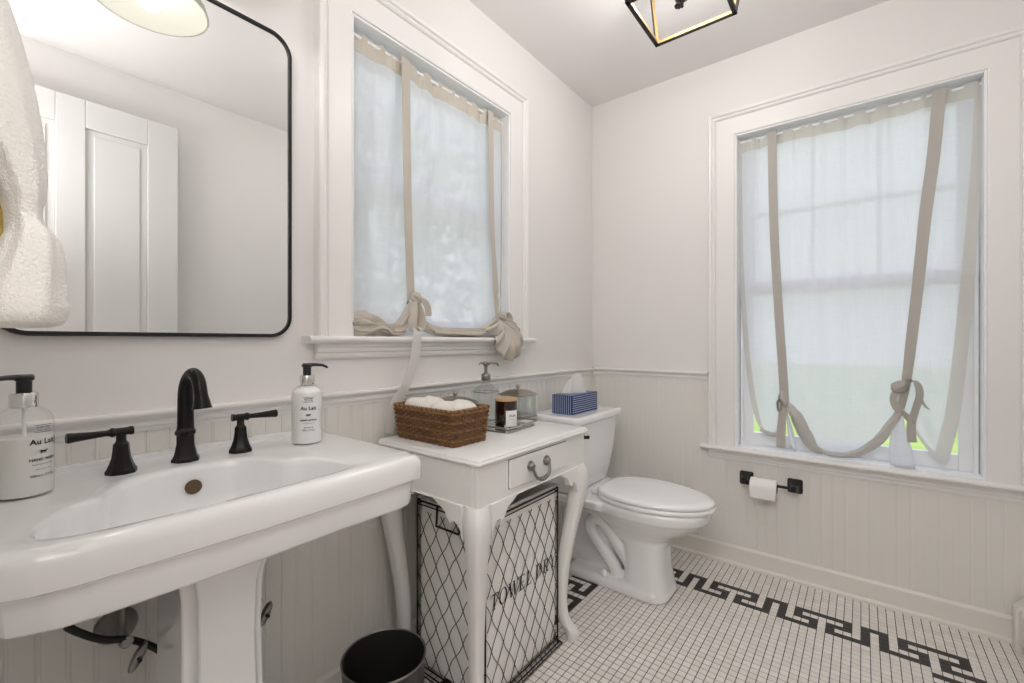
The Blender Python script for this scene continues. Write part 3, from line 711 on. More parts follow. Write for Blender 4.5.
# wire hamper with canvas liner
hp = thing('laundry_hamper', 'wire hamper with white canvas liner standing beneath the console table', 'hamper', (-1.19, -.25, 0))
hx0, hx1, hy0, hy1, hz = -1.396, -1.012, -.400, -.105, .552
def wface(fn, W):
    m = MB(); n = max(5, round(W / .056)); p = W / n; ph = .098
    rows = 5.2
    for k in range(-int(rows) - 1, n + 1):
        for s_ in (1, -1):
            pts = []
            for q in range(0, int(rows * 8) + 1):
                zz = .02 + q / 8 * ph
                a = (k + q / 8) * p; a = a if s_ > 0 else W - a
                a += .0045 * math.sin(q / 8 * 2 * PI) * s_
                if 0 <= a <= W and zz <= hz - .004: pts.append(fn(a, .0018 * math.sin(q / 8 * 2 * PI + (0 if s_ > 0 else PI)), zz))
                else:
                    if len(pts) > 1: m.tube(pts, .0012, 5)
                    pts = []
            if len(pts) > 1: m.tube(pts, .0012, 5)
    return m
for fn, W in ((lambda a, d, z: (hx0 + a, hy0 + d, z), hx1 - hx0), (lambda a, d, z: (hx0 + a, hy1 + d, z), hx1 - hx0), (lambda a, d, z: (hx0 + d, hy0 + a, z), hy1 - hy0), (lambda a, d, z: (hx1 + d, hy0 + a, z), hy1 - hy0)):
    wface(fn, W).build('wire_panel', 'wire', hp)
m = MB()
def loop(z, e=0, r=.0028): m.tube([(hx0 - e, hy0 - e, z), (hx1 + e, hy0 - e, z), (hx1 + e, hy1 + e, z), (hx0 - e, hy1 + e, z)], r, 8, closed=True)
loop(hz, 0, .0032); loop(hz - .012, 0, .0022); loop(.022, 0, .0028); loop(.010, .006, .0026); loop(.004, .012, .0024)
for px, py in ((hx0, hy0), (hx1, hy0), (hx1, hy1), (hx0, hy1)): m.tube([(px, py, .004), (px, py, hz)], .0026, 8)
for k in range(1, 14):
    x_ = lerp(hx0, hx1, k / 14); m.tube([(x_, hy0 - .012, .004), (x_, hy0, .022)], .0015, 5)
m.build('rim_frame', 'wire', hp)
for s_, x_ in ((-1, hx0), (1, hx1)):
    m = MB(); m.tube([(x_, -.30, hz), (x_ + s_ * .004, -.30, hz - .055), (x_ + s_ * .006, -.30, hz - .060), (x_ + s_ * .006, -.20, hz - .060), (x_ + s_ * .004, -.20, hz - .055), (x_, -.20, hz)], .0034, 8); m.build('carry_handle', 'wire', hp)
m = MB(); n = 120; rs = []
def lring(e, z, wv):
    pts = []
    per = dense(rrect((hx1 - hx0) / 2 - e, (hy1 - hy0) / 2 - e, .012, 8), 200)
    for i, (a, b) in enumerate(per):
        u = 2 * PI * i / len(per); wob = wv * (math.sin(9 * u + z) + .6 * math.sin(17 * u - z * 2)) - wv
        L = math.hypot(a, b); pts.append(((hx0 + hx1) / 2 + a * (1 + wob / L), (hy0 + hy1) / 2 + b * (1 + wob / L), z))
    return pts
for e, z, wv in ((.03, .008, 0), (.008, .024, .0006), (.0035, .06, .0008), (.003, .2, .001), (.003, .35, .001), (.003, .48, .0008), (.005, .54, .001), (.000, .560, .0008), (-.006, .562, .0008), (.004, .564, .001), (.012, .556, .001), (.012, .45, .0012), (.014, .30, .001)): rs.append(lring(e, z, wv))
m.rings(rs, True, True)
ln = m.build('liner', 'liner', hp)
def serif_word(word):
    out = []; x = 0.0
    def R_(x0, y0, x1, y1): out.append([(x + x0, y0), (x + x1, y0), (x + x1, y1), (x + x0, y1)])
    def D_(xa, ya, xb, yb, w_): out.append([(x + xa - w_ / 2, ya), (x + xa + w_ / 2, ya), (x + xb + w_ / 2, yb), (x + xb - w_ / 2, yb)])
    def arc(cx_, cy_, rx, ry, tx_, ty_, a0, a1, n=16):
        for i in range(n):
            p, q_ = lerp(a0, a1, i / n), lerp(a0, a1, (i + 1) / n)
            out.append([(x + cx_ + rx * math.cos(p), cy_ + ry * math.sin(p)), (x + cx_ + rx * math.cos(q_), cy_ + ry * math.sin(q_)), (x + cx_ + (rx - tx_) * math.cos(q_), cy_ + (ry - ty_) * math.sin(q_)), (x + cx_ + (rx - tx_) * math.cos(p), cy_ + (ry - ty_) * math.sin(p))])
    for ch in word:
        wd = .5
        if ch == 'T': R_(0, .94, .74, 1); R_(.30, .04, .44, .95); R_(.19, 0, .55, .05); R_(0, .76, .05, .95); R_(.69, .76, .74, .95); wd = .78
        if ch == 'O': arc(.42, .5, .42, .52, .15, .05, 0, 2 * PI, 28); wd = .90
        if ch == 'W': D_(.14, 1, .36, 0, .15); D_(.36, 0, .56, .98, .06); D_(.56, 1, .78, 0, .15); D_(.78, 0, .98, 1, .06); R_(0, .95, .28, 1); R_(.44, .95, .68, 1); R_(.86, .95, 1.10, 1); wd = 1.12
        if ch == 'E': R_(.10, 0, .25, 1); R_(0, .94, .64, 1); R_(0, 0, .68, .06); R_(.25, .48, .50, .53); R_(.60, .78, .64, .95); R_(.63, .05, .68, .24); R_(.46, .38, .50, .63); wd = .76
        if ch == 'L': R_(.10, 0, .25, 1); R_(0, .95, .36, 1); R_(0, 0, .62, .06); R_(.57, .05, .62, .26); wd = .68
        if ch == 'D': R_(.10, 0, .25, 1); R_(0, .95, .35, 1); R_(0, 0, .35, .05); arc(.30, .5, .50, .5, .15, .055, -PI / 2, PI / 2); wd = .88
        if ch == 'R': R_(.10, 0, .25, 1); R_(0, .95, .35, 1); R_(0, 0, .36, .05); arc(.32, .75, .32, .25, .14, .055, -PI / 2, PI / 2); R_(.25, .495, .34, .55); D_(.36, .5, .66, .02, .15); R_(.56, 0, .80, .05); wd = .84
        if ch == 'Y': D_(.14, 1, .38, .45, .14); D_(.66, 1, .42, .45, .06); R_(.32, .04, .46, .48); R_(.22, 0, .57, .05); R_(0, .95, .28, 1); R_(.54, .95, .78, 1); wd = .80
        if ch == ' ': wd = .34
        x += wd + .05
    return out, x
polys, wtot = serif_word('TOWEL DRY')
m = MB(); sc_ = .352 / wtot; xs_ = -1.375
for k, pl in enumerate(polys):
    m.add([(xs_ + x * sc_ + y * sc_ * .10, hy0 + .0008 - .00002 * (k % 7),   .282 + y * .046) for x, y in pl], [(0, 1, 2, 3)])
m.build('lettering', 'ink', ln, smooth=False)

# ------------------------------------------------------------------ toilet
TXc = -.464
to = thing('toilet', 'white two-piece toilet with closed lid in the corner by the window', 'toilet', (TXc, -.40, 0))
def trap(hb, yf, yb, z, n=44, k=2.4, flat=0.0):
    pts = []
    yc, hy = (yf + yb) / 2, (yb - yf) / 2
    for i in range(n):
        a = 2 * PI * i / n; c_, s_ = math.cos(a), math.sin(a)
        ex = abs(c_) ** (2 / k) * (1 if c_ > 0 else -1); ey = abs(s_) ** (2 / k) * (1 if s_ > 0 else -1)
        pts.append((TXc + hb * ex, yc + hy * ey, z))
    return pts
m = MB()
m.rings([trap(h, yf, yb, z, k=k) for z, h, yf, yb, k in ((0, .118, -.625, -.43, 3.2), (.012, .118, -.625, -.43, 3.2), (.03, .112, -.618, -.43, 3.2), (.10, .103, -.605, -.43, 3.2), (.20, .098, -.600, -.42, 3.0), (.235, .102, -.615, -.36, 2.5), (.265, .120, -.655, -.33, 2.4), (.295, .145, -.705, -.29, 2.3), (.325, .165, -.745, -.26, 2.3), (.340, .172, -.760, -.25, 2.3), (.345, .178, -.768, -.25, 2.3), (.378, .182, -.775, -.25, 2.3), (.386, .178, -.770, -.25, 2.3))])
m.rings([[(TXc + x, (yb + yf) / 2 + y, z) for x, y in rrect(hx_, (yb - yf) / 2, .035)] for z, hx_, yf, yb in ((.300, .105, -.42, -.055), (.335, .150, -.40, -.05), (.350, .180, -.38, -.045), (.380, .185, -.38, -.04), (.386, .180, -.375, -.045))])
m.rings([[(TXc + x, (yb + yf) / 2 + y, z) for x, y in rrect(hx_, (yb - yf) / 2, .03)] for z, hx_, yf, yb in ((0, .116, -.60, -.17), (.030, .116, -.60, -.17), (.045, .105, -.58, -.185))])
m.rings([[(TXc + x, -.25 + y, z) for x, y in rrect(hx_, hy_, .03)] for z, hx_, hy_ in ((.03, .036, .15), (.32, .045, .16))])
for s_ in (-1, 1):
    m.tube([(TXc + s_ * .060, p[1], p[2]) for p in spline([(0, -.40, .05), (0, -.385, .085), (0, -.335, .140), (0, -.285, .195), (0, -.272, .240), (0, -.300, .268), (0, -.345, .255), (0, -.40, .190), (0, -.46, .11)], 8)], .030, 14)
m.build('bowl', 'ceramic', to, remesh=.0055)
def egg(hb, yf, yb, z, n=56):
    pts = []
    for i in range(n):
        a = 2 * PI * i / n; c_, s_ = math.cos(a), math.sin(a)
        ycn = lerp(yf, yb, .60)
        if s_ < 0: x_, y_ = hb * c_, ycn + s_ * (ycn - yf)
        else:
            ex = abs(c_) ** .62 * (1 if c_ > 0 else -1); x_, y_ = hb * ex, ycn + (abs(s_) ** .75) * (yb - ycn)
            x_ *= 1 - .10 * s_
        pts.append((TXc + x_, y_, z))
    return pts
m = MB(); m.rings([egg(.180, -.785, -.315, .388), egg(.184, -.790, -.312, .392), egg(.184, -.790, -.312, .402), egg(.180, -.786, -.316, .406)])
m.build('seat', 'ceramic', to, angle=60)
m = MB(); m.rings([egg(.176, -.780, -.318, .4075), egg(.182, -.786, -.312, .411), egg(.182, -.786, -.312, .420), egg(.176, -.780, -.318, .4255), egg(.150, -.745, -.345, .4285), egg(.08, -.62, -.42, .430)])
m.build('lid', 'ceramic', to, angle=60)
for s_ in (-1, 1): m = MB(); m.box(TXc + s_ * .075 - .022, TXc + s_ * .075 + .022, -.318, -.288, .3865, .412); m.build('lid_hinge', 'ceramic', to, bevel=.006, bseg=3)
m = MB(); rs = []
for z, hx_, yf, yb, r in ((.388, .165, -.225, -.055, .03), (.392, .178, -.240, -.048, .03), (.44, .190, -.252, -.040, .03), (.55, .205, -.268, -.036, .03), (.698, .215, -.282, -.032, .03)):
    rs.append([(TXc + x, (yf + yb) / 2 + y, z) for x, y in rrect(hx_, (yb - yf) / 2, r)])
m.rings(rs); m.build('tank', 'ceramic', to, angle=50)
m = MB(); rs = []
for z, d in ((.698, .012), (.704, .002), (.708, 0), (.725, -.002), (.732, .001), (.736, .006), (.737, .02)):
    rs.append([(TXc + x, -.162 + y, z) for x, y in rrect(.227 - d, .136 - d, .022)])
m.rings(rs); m.build('tank_lid', 'ceramic', to, angle=50)
m = MB(); m.lathe([(.0001, -.016), (.010, -.015), (.012, -.006), (.016, -.004), (.016, 0)], (-.630, -.2795, .650), 20, 'y'); m.tube([(-.632, -.290, .650), (-.622, -.300, .6495), (-.607, -.302, .648)], [.008, .007, .009], 10)
o = m.build('flush_lever', 'black', to); o['label'] = 'black flush lever'
for s_ in (-1, 1):
    m = MB(); m.lathe([(.015, 0), (.016, .004), (.014, .016), (.008, .023), (.0005, .025)], (TXc + s_ * .097, -.355, .044), 20); o = m.build('bolt_cap', 'plug', to)

# toilet paper holder and roll
tp = thing('toilet_paper_holder', 'black toilet paper holder on the beadboard under the large window', 'holder', (-.009, -.915, .42))
for yy in (-.818, -1.012):
    m = MB(); m.rings([[(-.0095 - d, yy + a, .425 + b) for a, b in rrect(.029 * k, .031 * k, .008 * k)] for d, k in ((0, 1), (.007, 1), (.012, .82), (.020, .60), (.055, .36), (.066, .40), (.070, .34))]); m.build('post', 'black', tp)
m = MB(); m.tube([(-.066, -.818, .425), (-.066, -1.012, .425)], .0065, 12); m.build('bar', 'black', tp)
rl = thing('toilet_paper_roll', 'half used white toilet paper roll on the black holder', 'toilet paper', (-.066, -.895, .410))
m = MB(); m.lathe([(.020, -.052), (.036, -.052), (.0365, -.050), (.0365, .050), (.036, .052), (.020, .052), (.020, -.052)], (-.066, -.897, .4115), 36, 'y', cap0=False, cap1=False)
m.ribbon([(-.1022, -.897, .411), (-.1026, -.897, .395), (-.1018, -.897, .375), (-.1012, -.897, .366)], (0, 1, 0), .100, .001)
m.build('paper', 'paper', rl)
m = MB(); m.lathe([(.0185, -.052), (.020, -.052), (.020, .052), (.0185, .052), (.0185, -.052)], (-.066, -.897, .4115), 28, 'y', cap0=False, cap1=False); m.build('core', 'wicker2', rl)

# tissue box
tb = thing('tissue_box', 'navy and white striped tissue box on the toilet tank lid', 'tissue box', (-.485, -.165, .737))
bx0, bx1, by0, by1, bz0, bz1 = -.612, -.372, -.226, -.118, .737, .823
m = MB(); m.box(bx0, bx1, by0, by1, bz0, bz1); m.build('box_body', 'navy', tb, smooth=False, bevel=.0015)
m = MB()
for k in range(8):
    zz = bz0 + .009 + k * .0098; m.box(bx0 + .002, bx1 - .002, by0 - .0006, by0 + .001, zz, zz + .0026)
for k in range(10):
    yy = by0 + .008 + k * .0102; m.box(bx0 - .0006, bx0 + .001, yy, yy + .0026, bz0 + .002, bz1 - .002); m.box(bx1 - .001, bx1 + .0006, yy, yy + .0026, bz0 + .002, bz1 - .002)
for k in range(10):
    yy = by0 + .008 + k * .0102
    m.box(bx0 + .002, bx1 - .002, yy, yy + .0026, bz1 - .001, bz1 + .0006)
m.build('stripes', 'stripe', tb, smooth=False)
m = MB(); txc, tyc = -.508, -.172
def tis(u, v):
    a = (u - .5) * 2; k = lerp(1.0, .62, v)
    return (txc + a * .056 * k + .006 * v + .004 * math.sin(u * 15), tyc - a * .040 * k + .006 * math.sin(u * 15) + .010 * v * math.sin(u * 4 + 1), bz1 - .004 + v * (.100 - .050 * abs(a - .30) ** 1.5))
m.grid(40, 14, tis); tag(m.build('tissue', 'tissue', angle=80, solid=.0006), 'white paper tissue sticking up from the striped box', 'tissue')

# ------------------------------------------------------------------ things on the console table
bk = thing('wicker_basket', 'rectangular brown wicker basket at the left of the console table', 'basket', (-1.375, -.19, .760))
bcx, bcy = -1.376, -.195
def bring(z, e=0):
    t = (z - .762) / .105
    return [(bcx + x, bcy + y) for x, y in rrect(lerp(.070, .079, t) + e, lerp(.128, .138, t) + e, .012, 4)]
NS = 60; m = MB(); rows = 15
for rI in range(rows):
    z = .7645 + rI * .0066; pts = dense(bring(z), NS * 4); P3 = []
    for k, (x, y) in enumerate(pts):
        a, b = pts[k - 1], pts[(k + 1) % len(pts)]; tx_, ty_ = b[0] - a[0], b[1] - a[1]; l_ = math.hypot(tx_, ty_)
        w_ = .0026 * math.sin(2 * PI * k / 8 + (PI if rI % 2 else 0))
        P3.append((x + ty_ / l_ * w_, y - tx_ / l_ * w_, z + .0007 * math.sin(k * 1.7 + rI)))
    m.tube(P3, .0034 if rI not in (0, 14) else .0045, 6, closed=True, mi=1 if rI % 4 == 2 else 0)
for k in range(NS):
    b0 = dense(bring(.762), NS)[k]; b1 = dense(bring(.862), NS)[k]; m.tube([(b0[0], b0[1], .762), (b1[0], b1[1], .862)], .0022, 6)
m.build('woven_wall', ['wicker', 'wicker2'], bk)
m = MB(); m.prism(bring(.764), lambda a, b, d: (a, b, d), .7602, .766); m.build('basket_floor', 'wicker', bk, smooth=False)
m = MB()
for k in range(2):
    P3 = []
    pts = dense(bring(.864), 320)
    for q, (x, y) in enumerate(pts):
        a, b = pts[q - 1], pts[(q + 1) % 320]; tx_, ty_ = b[0] - a[0], b[1] - a[1]; l_ = math.hypot(tx_, ty_); ph_ = 2 * PI * q / 8 + k * PI
        P3.append((x + ty_ / l_ * .003 * math.sin(ph_), y - tx_ / l_ * .003 * math.sin(ph_), .8645 + .0028 * math.cos(ph_)))
    m.tube(P3, .0034, 6, closed=True, mi=k)
m.build('braided_rim', ['wicker', 'wicker2'], bk)
def folded(label, x0, x1, y0, y1, z0, z1, ph):
    m = MB(); n = 40; rs = []
    for z_, k in ((0, .9), (.04, .98), (.12, 1.0), (.22, .985), (.26, .955), (.30, .985), (.45, 1.0), (.52, .965), (.56, .985), (.78, .97), (.92, .86), (1.0, .6)):
        ring = []
        for i in range(n):
            a = 2 * PI * i / n; c_, s_ = math.cos(a), math.sin(a)
            ex = abs(c_) ** .45 * (1 if c_ > 0 else -1); ey = abs(s_) ** .45 * (1 if s_ > 0 else -1)
            wv = 1 + .018 * math.sin(4 * a + ph) + .012 * math.sin(7 * a - ph)
            ring.append(((x0 + x1) / 2 + (x1 - x0) / 2 * ex * k * wv, (y0 + y1) / 2 + (y1 - y0) / 2 * ey * k * wv, lerp(z0, z1, z_) + .005 * z_ * math.sin(3 * a + ph)))
        rs.append(ring)
    m.rings(rs); return tag(m.build('folded_washcloth', 'washcloth', angle=80, subsurf=1), label, 'towel')
folded('cream folded washcloth in the wicker basket, far side by the wall', -1.436, -1.308, -.176, -.062, .768, .884, 0)
folded('cream folded washcloth in the wicker basket, near side with raised corner', -1.434, -1.309, -.318, -.182, .768, .882, 1.4)

ty = thing('vanity_tray', 'small rectangular silver glass tray under the amber candle', 'tray', (-1.105, -.248, .760), math.radians(6))
def tl(hx_, hy_, z, r=.012): return [(x, y, z) for x, y in rrect(hx_, hy_, r)]
m = MB(); m.rings([tl(.086, .056, 0), tl(.092, .062, .002), tl(.100, .070, .016), tl(.101, .071, .018), tl(.098, .068, .018), tl(.090, .060, .005), tl(.08, .05, .004)])
m.build('tray_body', 'glass', ty, local=True, angle=30)
m = MB()
for z, e in ((.018, .0), (.002, -.009)):
    m.tube([(x, y, z) for x, y in rrect(.100 + e, .070 + e, .012)], .0030, 8, closed=True)
m.build('metal_edge', 'silver', ty, local=True)
m = MB(); m.rings([tl(.084, .054, .0042), tl(.084, .054, .0048)]); m.build('mirror_base', 'mirror', ty, local=True, smooth=False)

cd = thing('jar_candle', 'dark amber glass candle with light wooden lid on the silver tray', 'candle', (-1.118, -.252, .7652))
m = MB(); m.lathe([(.034, 0), (.038, .002), (.0395, .006), (.0395, .092), (.0385, .093)], seg=40); m.build('jar', 'amber', cd, local=True)
m = MB(); m.lathe([(.0385, .093), (.0405, .0935), (.0405, .1005), (.0395, .102), (.0, .102)], seg=40); m.build('wooden_lid', 'wood', cd, local=True)
m = MB(); a0 = math.radians(-106)
m.grid(14, 1, lambda u, v: (.0399 * math.cos(a0 + (u - .5) * 1.25), .0399 * math.sin(a0 + (u - .5) * 1.25),   .006 + v * .056)); lb = m.build('paper_label', 'paper', cd, local=True)
m = MB(); bend_text(m, 'OUAI', .0110, .0402, .040, a0, bold=.0002); bend_text(m, 'soy wax candle', .004, .0402, .030, a0); bend_text(m, '9 oz', .004, .0402, .020, a0)
m.build('label_print', 'ink', lb, local=True, smooth=False)

def canister(label, loc, rz):
    t = thing('glass_canister', label, 'jar', loc, math.radians(rz), group='glass canisters with metal lids')
    h = .056
    m = MB(); m.rings([tl(h - .002, h - .002, .008, .012), tl(h, h, .010, .014), tl(h, h, .086, .014), tl(h - .004, h - .004, .089, .012), tl(h - .004, h - .004, .012, .012)], True, True); m.build('glass_body', 'jarglass', t, local=True, angle=40)
    m = MB(); m.rings([tl(h + .002, h + .002, 0, .014), tl(h + .004, h + .004, .002, .014), tl(h + .004, h + .004, .007, .014), tl(h, h, .011, .014), tl(h - .003, h - .003, .011, .012)]); m.build('metal_base', 'silver', t, local=True, angle=40)
    m = MB(); m.rings([tl(h + .003, h + .003, .0895, .014), tl(h + .006, h + .006, .091, .016), tl(h + .006, h + .006, .094, .016), tl(h - .004, h - .004, .099, .018), tl(h - .016, h - .016, .107, .018), tl(.025, .025, .111, .012), tl(.008, .008, .112, .004)]); l_ = m.build('metal_lid', 'silver', t, local=True, angle=50)
    m = MB(); m.lathe([(.004, .111), (.004, .116), (.008, .119), (.009, .124), (.006, .129), (.001, .131)], seg=16); m.build('finial', 'silver', l_, local=True)
    return t
canister('glass canister with silver metal lid, right of the candle', (-.898, -.138, .760), 0)
canister('glass canister with silver metal lid, partly hidden by the wicker basket', (-1.228, -.108, .760), 0)
sd = thing('soap_dispenser', 'clear glass soap dispenser with silver pump behind the candle', 'dispenser', (-1.078, -.122, .760))
m = MB(); m.rings([tl(.036, .036, 0, .010), tl(.039, .039, .003, .012), tl(.039, .039, .118, .012), tl(.034, .034, .130, .014), tl(.020, .020, .142, .012), tl(.015, .015, .148, .0145), tl(.015, .015, .165, .0145)], True, False); m.build('glass_body', 'jarglass', sd, local=True, angle=40)
for e_, z_ in ((.0395, .004), (.0395, .117)):
    m = MB(); m.tube([(x, y, z_) for x, y in rrect(e_, e_, .012)], .0016, 6, closed=True); m.build('metal_band', 'silver', sd, local=True)
m = MB(); m.lathe([(.0165, .160), (.0175, .162), (.0175, .180), (.015, .184), (.010, .186), (.006, .190), (.006, .214), (.011, .217), (.012, .224), (.009, .230), (.001, .232)], seg=24)
m.tube([(0, 0, .222), (.018, -.012, .226), (.036, -.024, .224), (.041, -.027, .214)], [.0055, .005, .004, .004], 10); m.tube([(0, 0, .222), (-.016, .010, .226), (-.024, .015, .220)], [.005, .004, .003], 10)
m.build('pump', 'nickel', sd, local=True)

# ------------------------------------------------------------------ ceiling lantern
ln_ = thing('ceiling_lantern', 'black square open cage ceiling lantern with gold inner edges', 'ceiling light', (-.86, -.783, H))
lx, ly = -.860, -.783; zb, zt, hb, ht_ = 2.160, 2.385, .131, .165
def sqr(h, z): return [(lx + a * h, ly + b * h, z) for a, b in ((-1, -1), (1, -1), (1, 1), (-1, 1))]
def bar(m, p, q, wd, hh):
    p, q = Vector(p), Vector(q); t = (q - p).normalized(); up = Vector((0, 0, 1)) if abs(t.z) < .8 else Vector((1, 0, 0))
    s_ = t.cross(up).normalized() * wd / 2; u = s_.cross(t).normalized() * hh / 2
    m.rings([[tuple(c_ + a * s_ + b * u) for a, b in ((-1, -1), (1, -1), (1, 1), (-1, 1))] for c_ in (p, q)])
for z, h_ in ((zb, hb), (zt, ht_)):
    m = MB(); q = sqr(h_, z)
    for i in range(4):
        d = (Vector(q[(i + 1) % 4]) - Vector(q[i])).normalized() * .006; bar(m, Vector(q[i]) - d, Vector(q[(i + 1) % 4]) + d, .013, .011)
    r_ = m.build('cage_ring', 'black', ln_, smooth=False)
    m = MB(); q = sqr(h_ - .0068, z + .001)
    for i in range(4): bar(m, q[i], q[(i + 1) % 4], .0014, .0095)
    m.build('gold_edge', 'brass', r_, smooth=False)
qa, qb = sqr(hb, zb), sqr(ht_, zt)
for i in range(4):
    m = MB(); bar(m, qa[i], qb[i], .011, .011); p_ = m.build('cage_post', 'black', ln_, smooth=False)
    a_, b_ = Vector(qa[i]), Vector(qb[i]); inn = (Vector((lx, ly, 0)) - Vector((a_.x, a_.y, 0))).normalized() * .0075
    m = MB(); bar(m, a_ + inn, b_ + inn, .009, .004); m.build('gold_edge', 'brass', p_, smooth=False)
m = MB(); m.lathe([(.065, 2.4395), (.065, 2.425), (.055, 2.418), (.012, 2.414)], (lx, ly, 0), 32); m.build('canopy', 'black', ln_)
m = MB(); m.lathe([(.006, 2.415), (.006, 2.215), (.022, 2.212), (.026, 2.200), (.022, 2.188), (.009, 2.180), (.005, 2.172), (.005, 2.160), (.001, 2.157)], (lx, ly, 0), 24)
for a in (0, 2 * PI / 3, 4 * PI / 3):
    a += .5; m.tube(spline([(lx + .02 * math.cos(a), ly + .02 * math.sin(a), 2.20), (lx + .045 * math.cos(a), ly + .045 * math.sin(a), 2.192), (lx + .055 * math.cos(a), ly + .055 * math.sin(a), 2.205)], 6), .005, 8)
m.build('stem', 'black', ln_)
for a in (0, 2 * PI / 3, 4 * PI / 3):
    a += .5; c_ = (lx + .055 * math.cos(a), ly + .055 * math.sin(a), 0)
    m = MB(); m.lathe([(.013, 2.203), (.014, 2.206), (.010, 2.210), (.010, 2.245), (.009, 2.247)], c_, 20); k_ = m.build('candle_socket', 'black', ln_)
    m = MB(); m.lathe([(.008, 2.247), (.013, 2.262), (.0135, 2.275), (.009, 2.292), (.003, 2.305), (.0005, 2.31)], c_, 20); m.build('light_bulb', 'bulb', k_)
for q in (qb[0], qb[1], qb[2], qb[3]):
    pass
m = MB()
for i in range(2): bar(m, qb[i], qb[i + 2], .010, .006)
m.build('cage_cross', 'black', ln_, smooth=False)

# ------------------------------------------------------------------ tie-up linen shades
def polyat(pts, t):
    L = [0]
    for i in range(len(pts) - 1): L.append(L[-1] + math.hypot(pts[i + 1][0] - pts[i][0], pts[i + 1][1] - pts[i][1]))
    s_ = t * L[-1]
    for i in range(len(pts) - 1):
        if s_ <= L[i + 1] + 1e-9:
            f = (s_ - L[i]) / max(1e-9, L[i + 1] - L[i]); return (lerp(pts[i][0], pts[i + 1][0], f), lerp(pts[i][1], pts[i + 1][1], f))
    return pts[-1]
def smooth2(pts, n=10): return [(p.x, p.y) for p in spline([(a, b, 0) for a, b in pts], n)]
def coons(Lc, Rc, Bc, u, v):
    l = polyat(Lc, v); r = polyat(Rc, v); b = polyat(Bc, u); t = (lerp(Lc[0][0], Rc[0][0], u), lerp(Lc[0][1], Rc[0][1], u))
    o = []
    for k in (0, 1):
        o.append((1 - u) * l[k] + u * r[k] + (1 - v) * t[k] + v * b[k] - ((1 - u) * (1 - v) * Lc[0][k] + u * (1 - v) * Rc[0][k] + (1 - u) * v * Bc[0][k] + u * v * Bc[-1][k]))
    return o
def fold_roll(m, fn, path, rads, lobes=3, amp=.28, tw=1.5, seg=22, ph=0.0, mi=0):
    P = spline(path, 8); n = len(P); rs = []
    for i, p in enumerate(P):
        a, b = P[max(0, i - 1)], P[min(n - 1, i + 1)]; t = (b - a).normalized(); u = Vector((0, 1, 0)); u = (u - t * u.dot(t)).normalized(); w_ = t.cross(u)
        f = i / (n - 1) * (len(rads) - 1); k = min(len(rads) - 2, int(f)); r = lerp(rads[k], rads[k + 1], f - k)
        ring = []
        for j in range(seg):
            th = 2 * PI * j / seg; rr = r * (1 + amp * math.sin(lobes * th + ph + tw * i / 8) + .12 * math.sin(7 * th - i * .35))
            q = p + u * math.cos(th) * rr * .75 + w_ * math.sin(th) * rr
            ring.append(fn(q.x, q.y, q.z))
        rs.append(ring)
    m.rings(rs, mi=mi)
def rib(m, fn, pts, wid, wd=None, th=.0016, mi=0, n=8):
    P = [fn(p.x, p.y, p.z) for p in spline(pts, n)]
    W_ = Vector(fn(1, 0, 0)) - Vector(fn(0, 0, 0)) if wd is None else Vector(fn(*wd)) - Vector(fn(0, 0, 0))
    w_ = wid
    if isinstance(wid, list):
        k_ = len(P); w_ = []
        for i in range(k_):
            f = i / (k_ - 1) * (len(wid) - 1); q = min(len(wid) - 2, int(f)); w_.append(lerp(wid[q], wid[q + 1], f - q))
    m.ribbon(P, W_, w_, th, mi)
def shade(n, label, fn, d0, h, curves, bottoms, hemfrac, loc, hm='hem'):
    t = thing('tie_up_shade', label, 'curtain', loc)
    m = MB(); names = len(curves) - 1
    total = abs(curves[-1][0][0] - curves[0][0][0])
    for k in range(names):
        Lc, Rc, Bc = smooth2(curves[k]), smooth2(curves[k + 1]), smooth2(bottoms[k])
        W_ = abs(Rc[0][0] - Lc[0][0]); nu = max(14, int(W_ / .008)); nv = 90
        def f(u, v, Lc=Lc, Rc=Rc, Bc=Bc, W_=W_, k=k):
            a, z = coons(Lc, Rc, Bc, u, v)
            x = (a if True else 0)
            gat = math.exp(-v * 9)
            dd = .0045 * gat * (math.sin(x * 95) + .7 * math.sin(x * 170 + 1)) + (.0055 if fn is B else .010) * (1 - gat) * math.sin(x * 34 + 1.5 * math.sin(x * 9)) * (1 - .4 * v) + .003 * math.sin(x * 75 + v * 2)
            edge = math.sin(PI * min(1, max(0, u)))
            dd += edge * .012 * sst(.70, 1, v) * math.sin((1 - v) * 34 * (1.0 if W_ > .3 else 1.6) + 2.5 * abs(u - .5))
            dd += .012 * sst(.8, 1, v) * edge
            z += .003 * gat * math.sin(x * 60)
            return fn(a, d0 + dd, z)
        hv = .065 / (h[3] - h[2])
        def mf(u, v, k=k, W_=W_):
            if v < hv: return 1
            if k == 0 and u < hemfrac[0] / W_: return 1
            if k == names - 1 and u > 1 - hemfrac[1] / W_: return 1
            if v > hemfrac[2]: return 1
            return 0
        m.grid(nu, nv, f, mf)
    m.nofix = True
    m.build('fabric_panel', ['sheer', hm], t, angle=80)
    m = MB(); zt_ = curves[0][0][1] - .012
    u = fn(h[0] + .002, d0 - .004, zt_); v = fn(h[1] - .002, d0 - .004, zt_); m.tube([u, v], .006, 12); m.build('rod', 'sash', t)
    return t

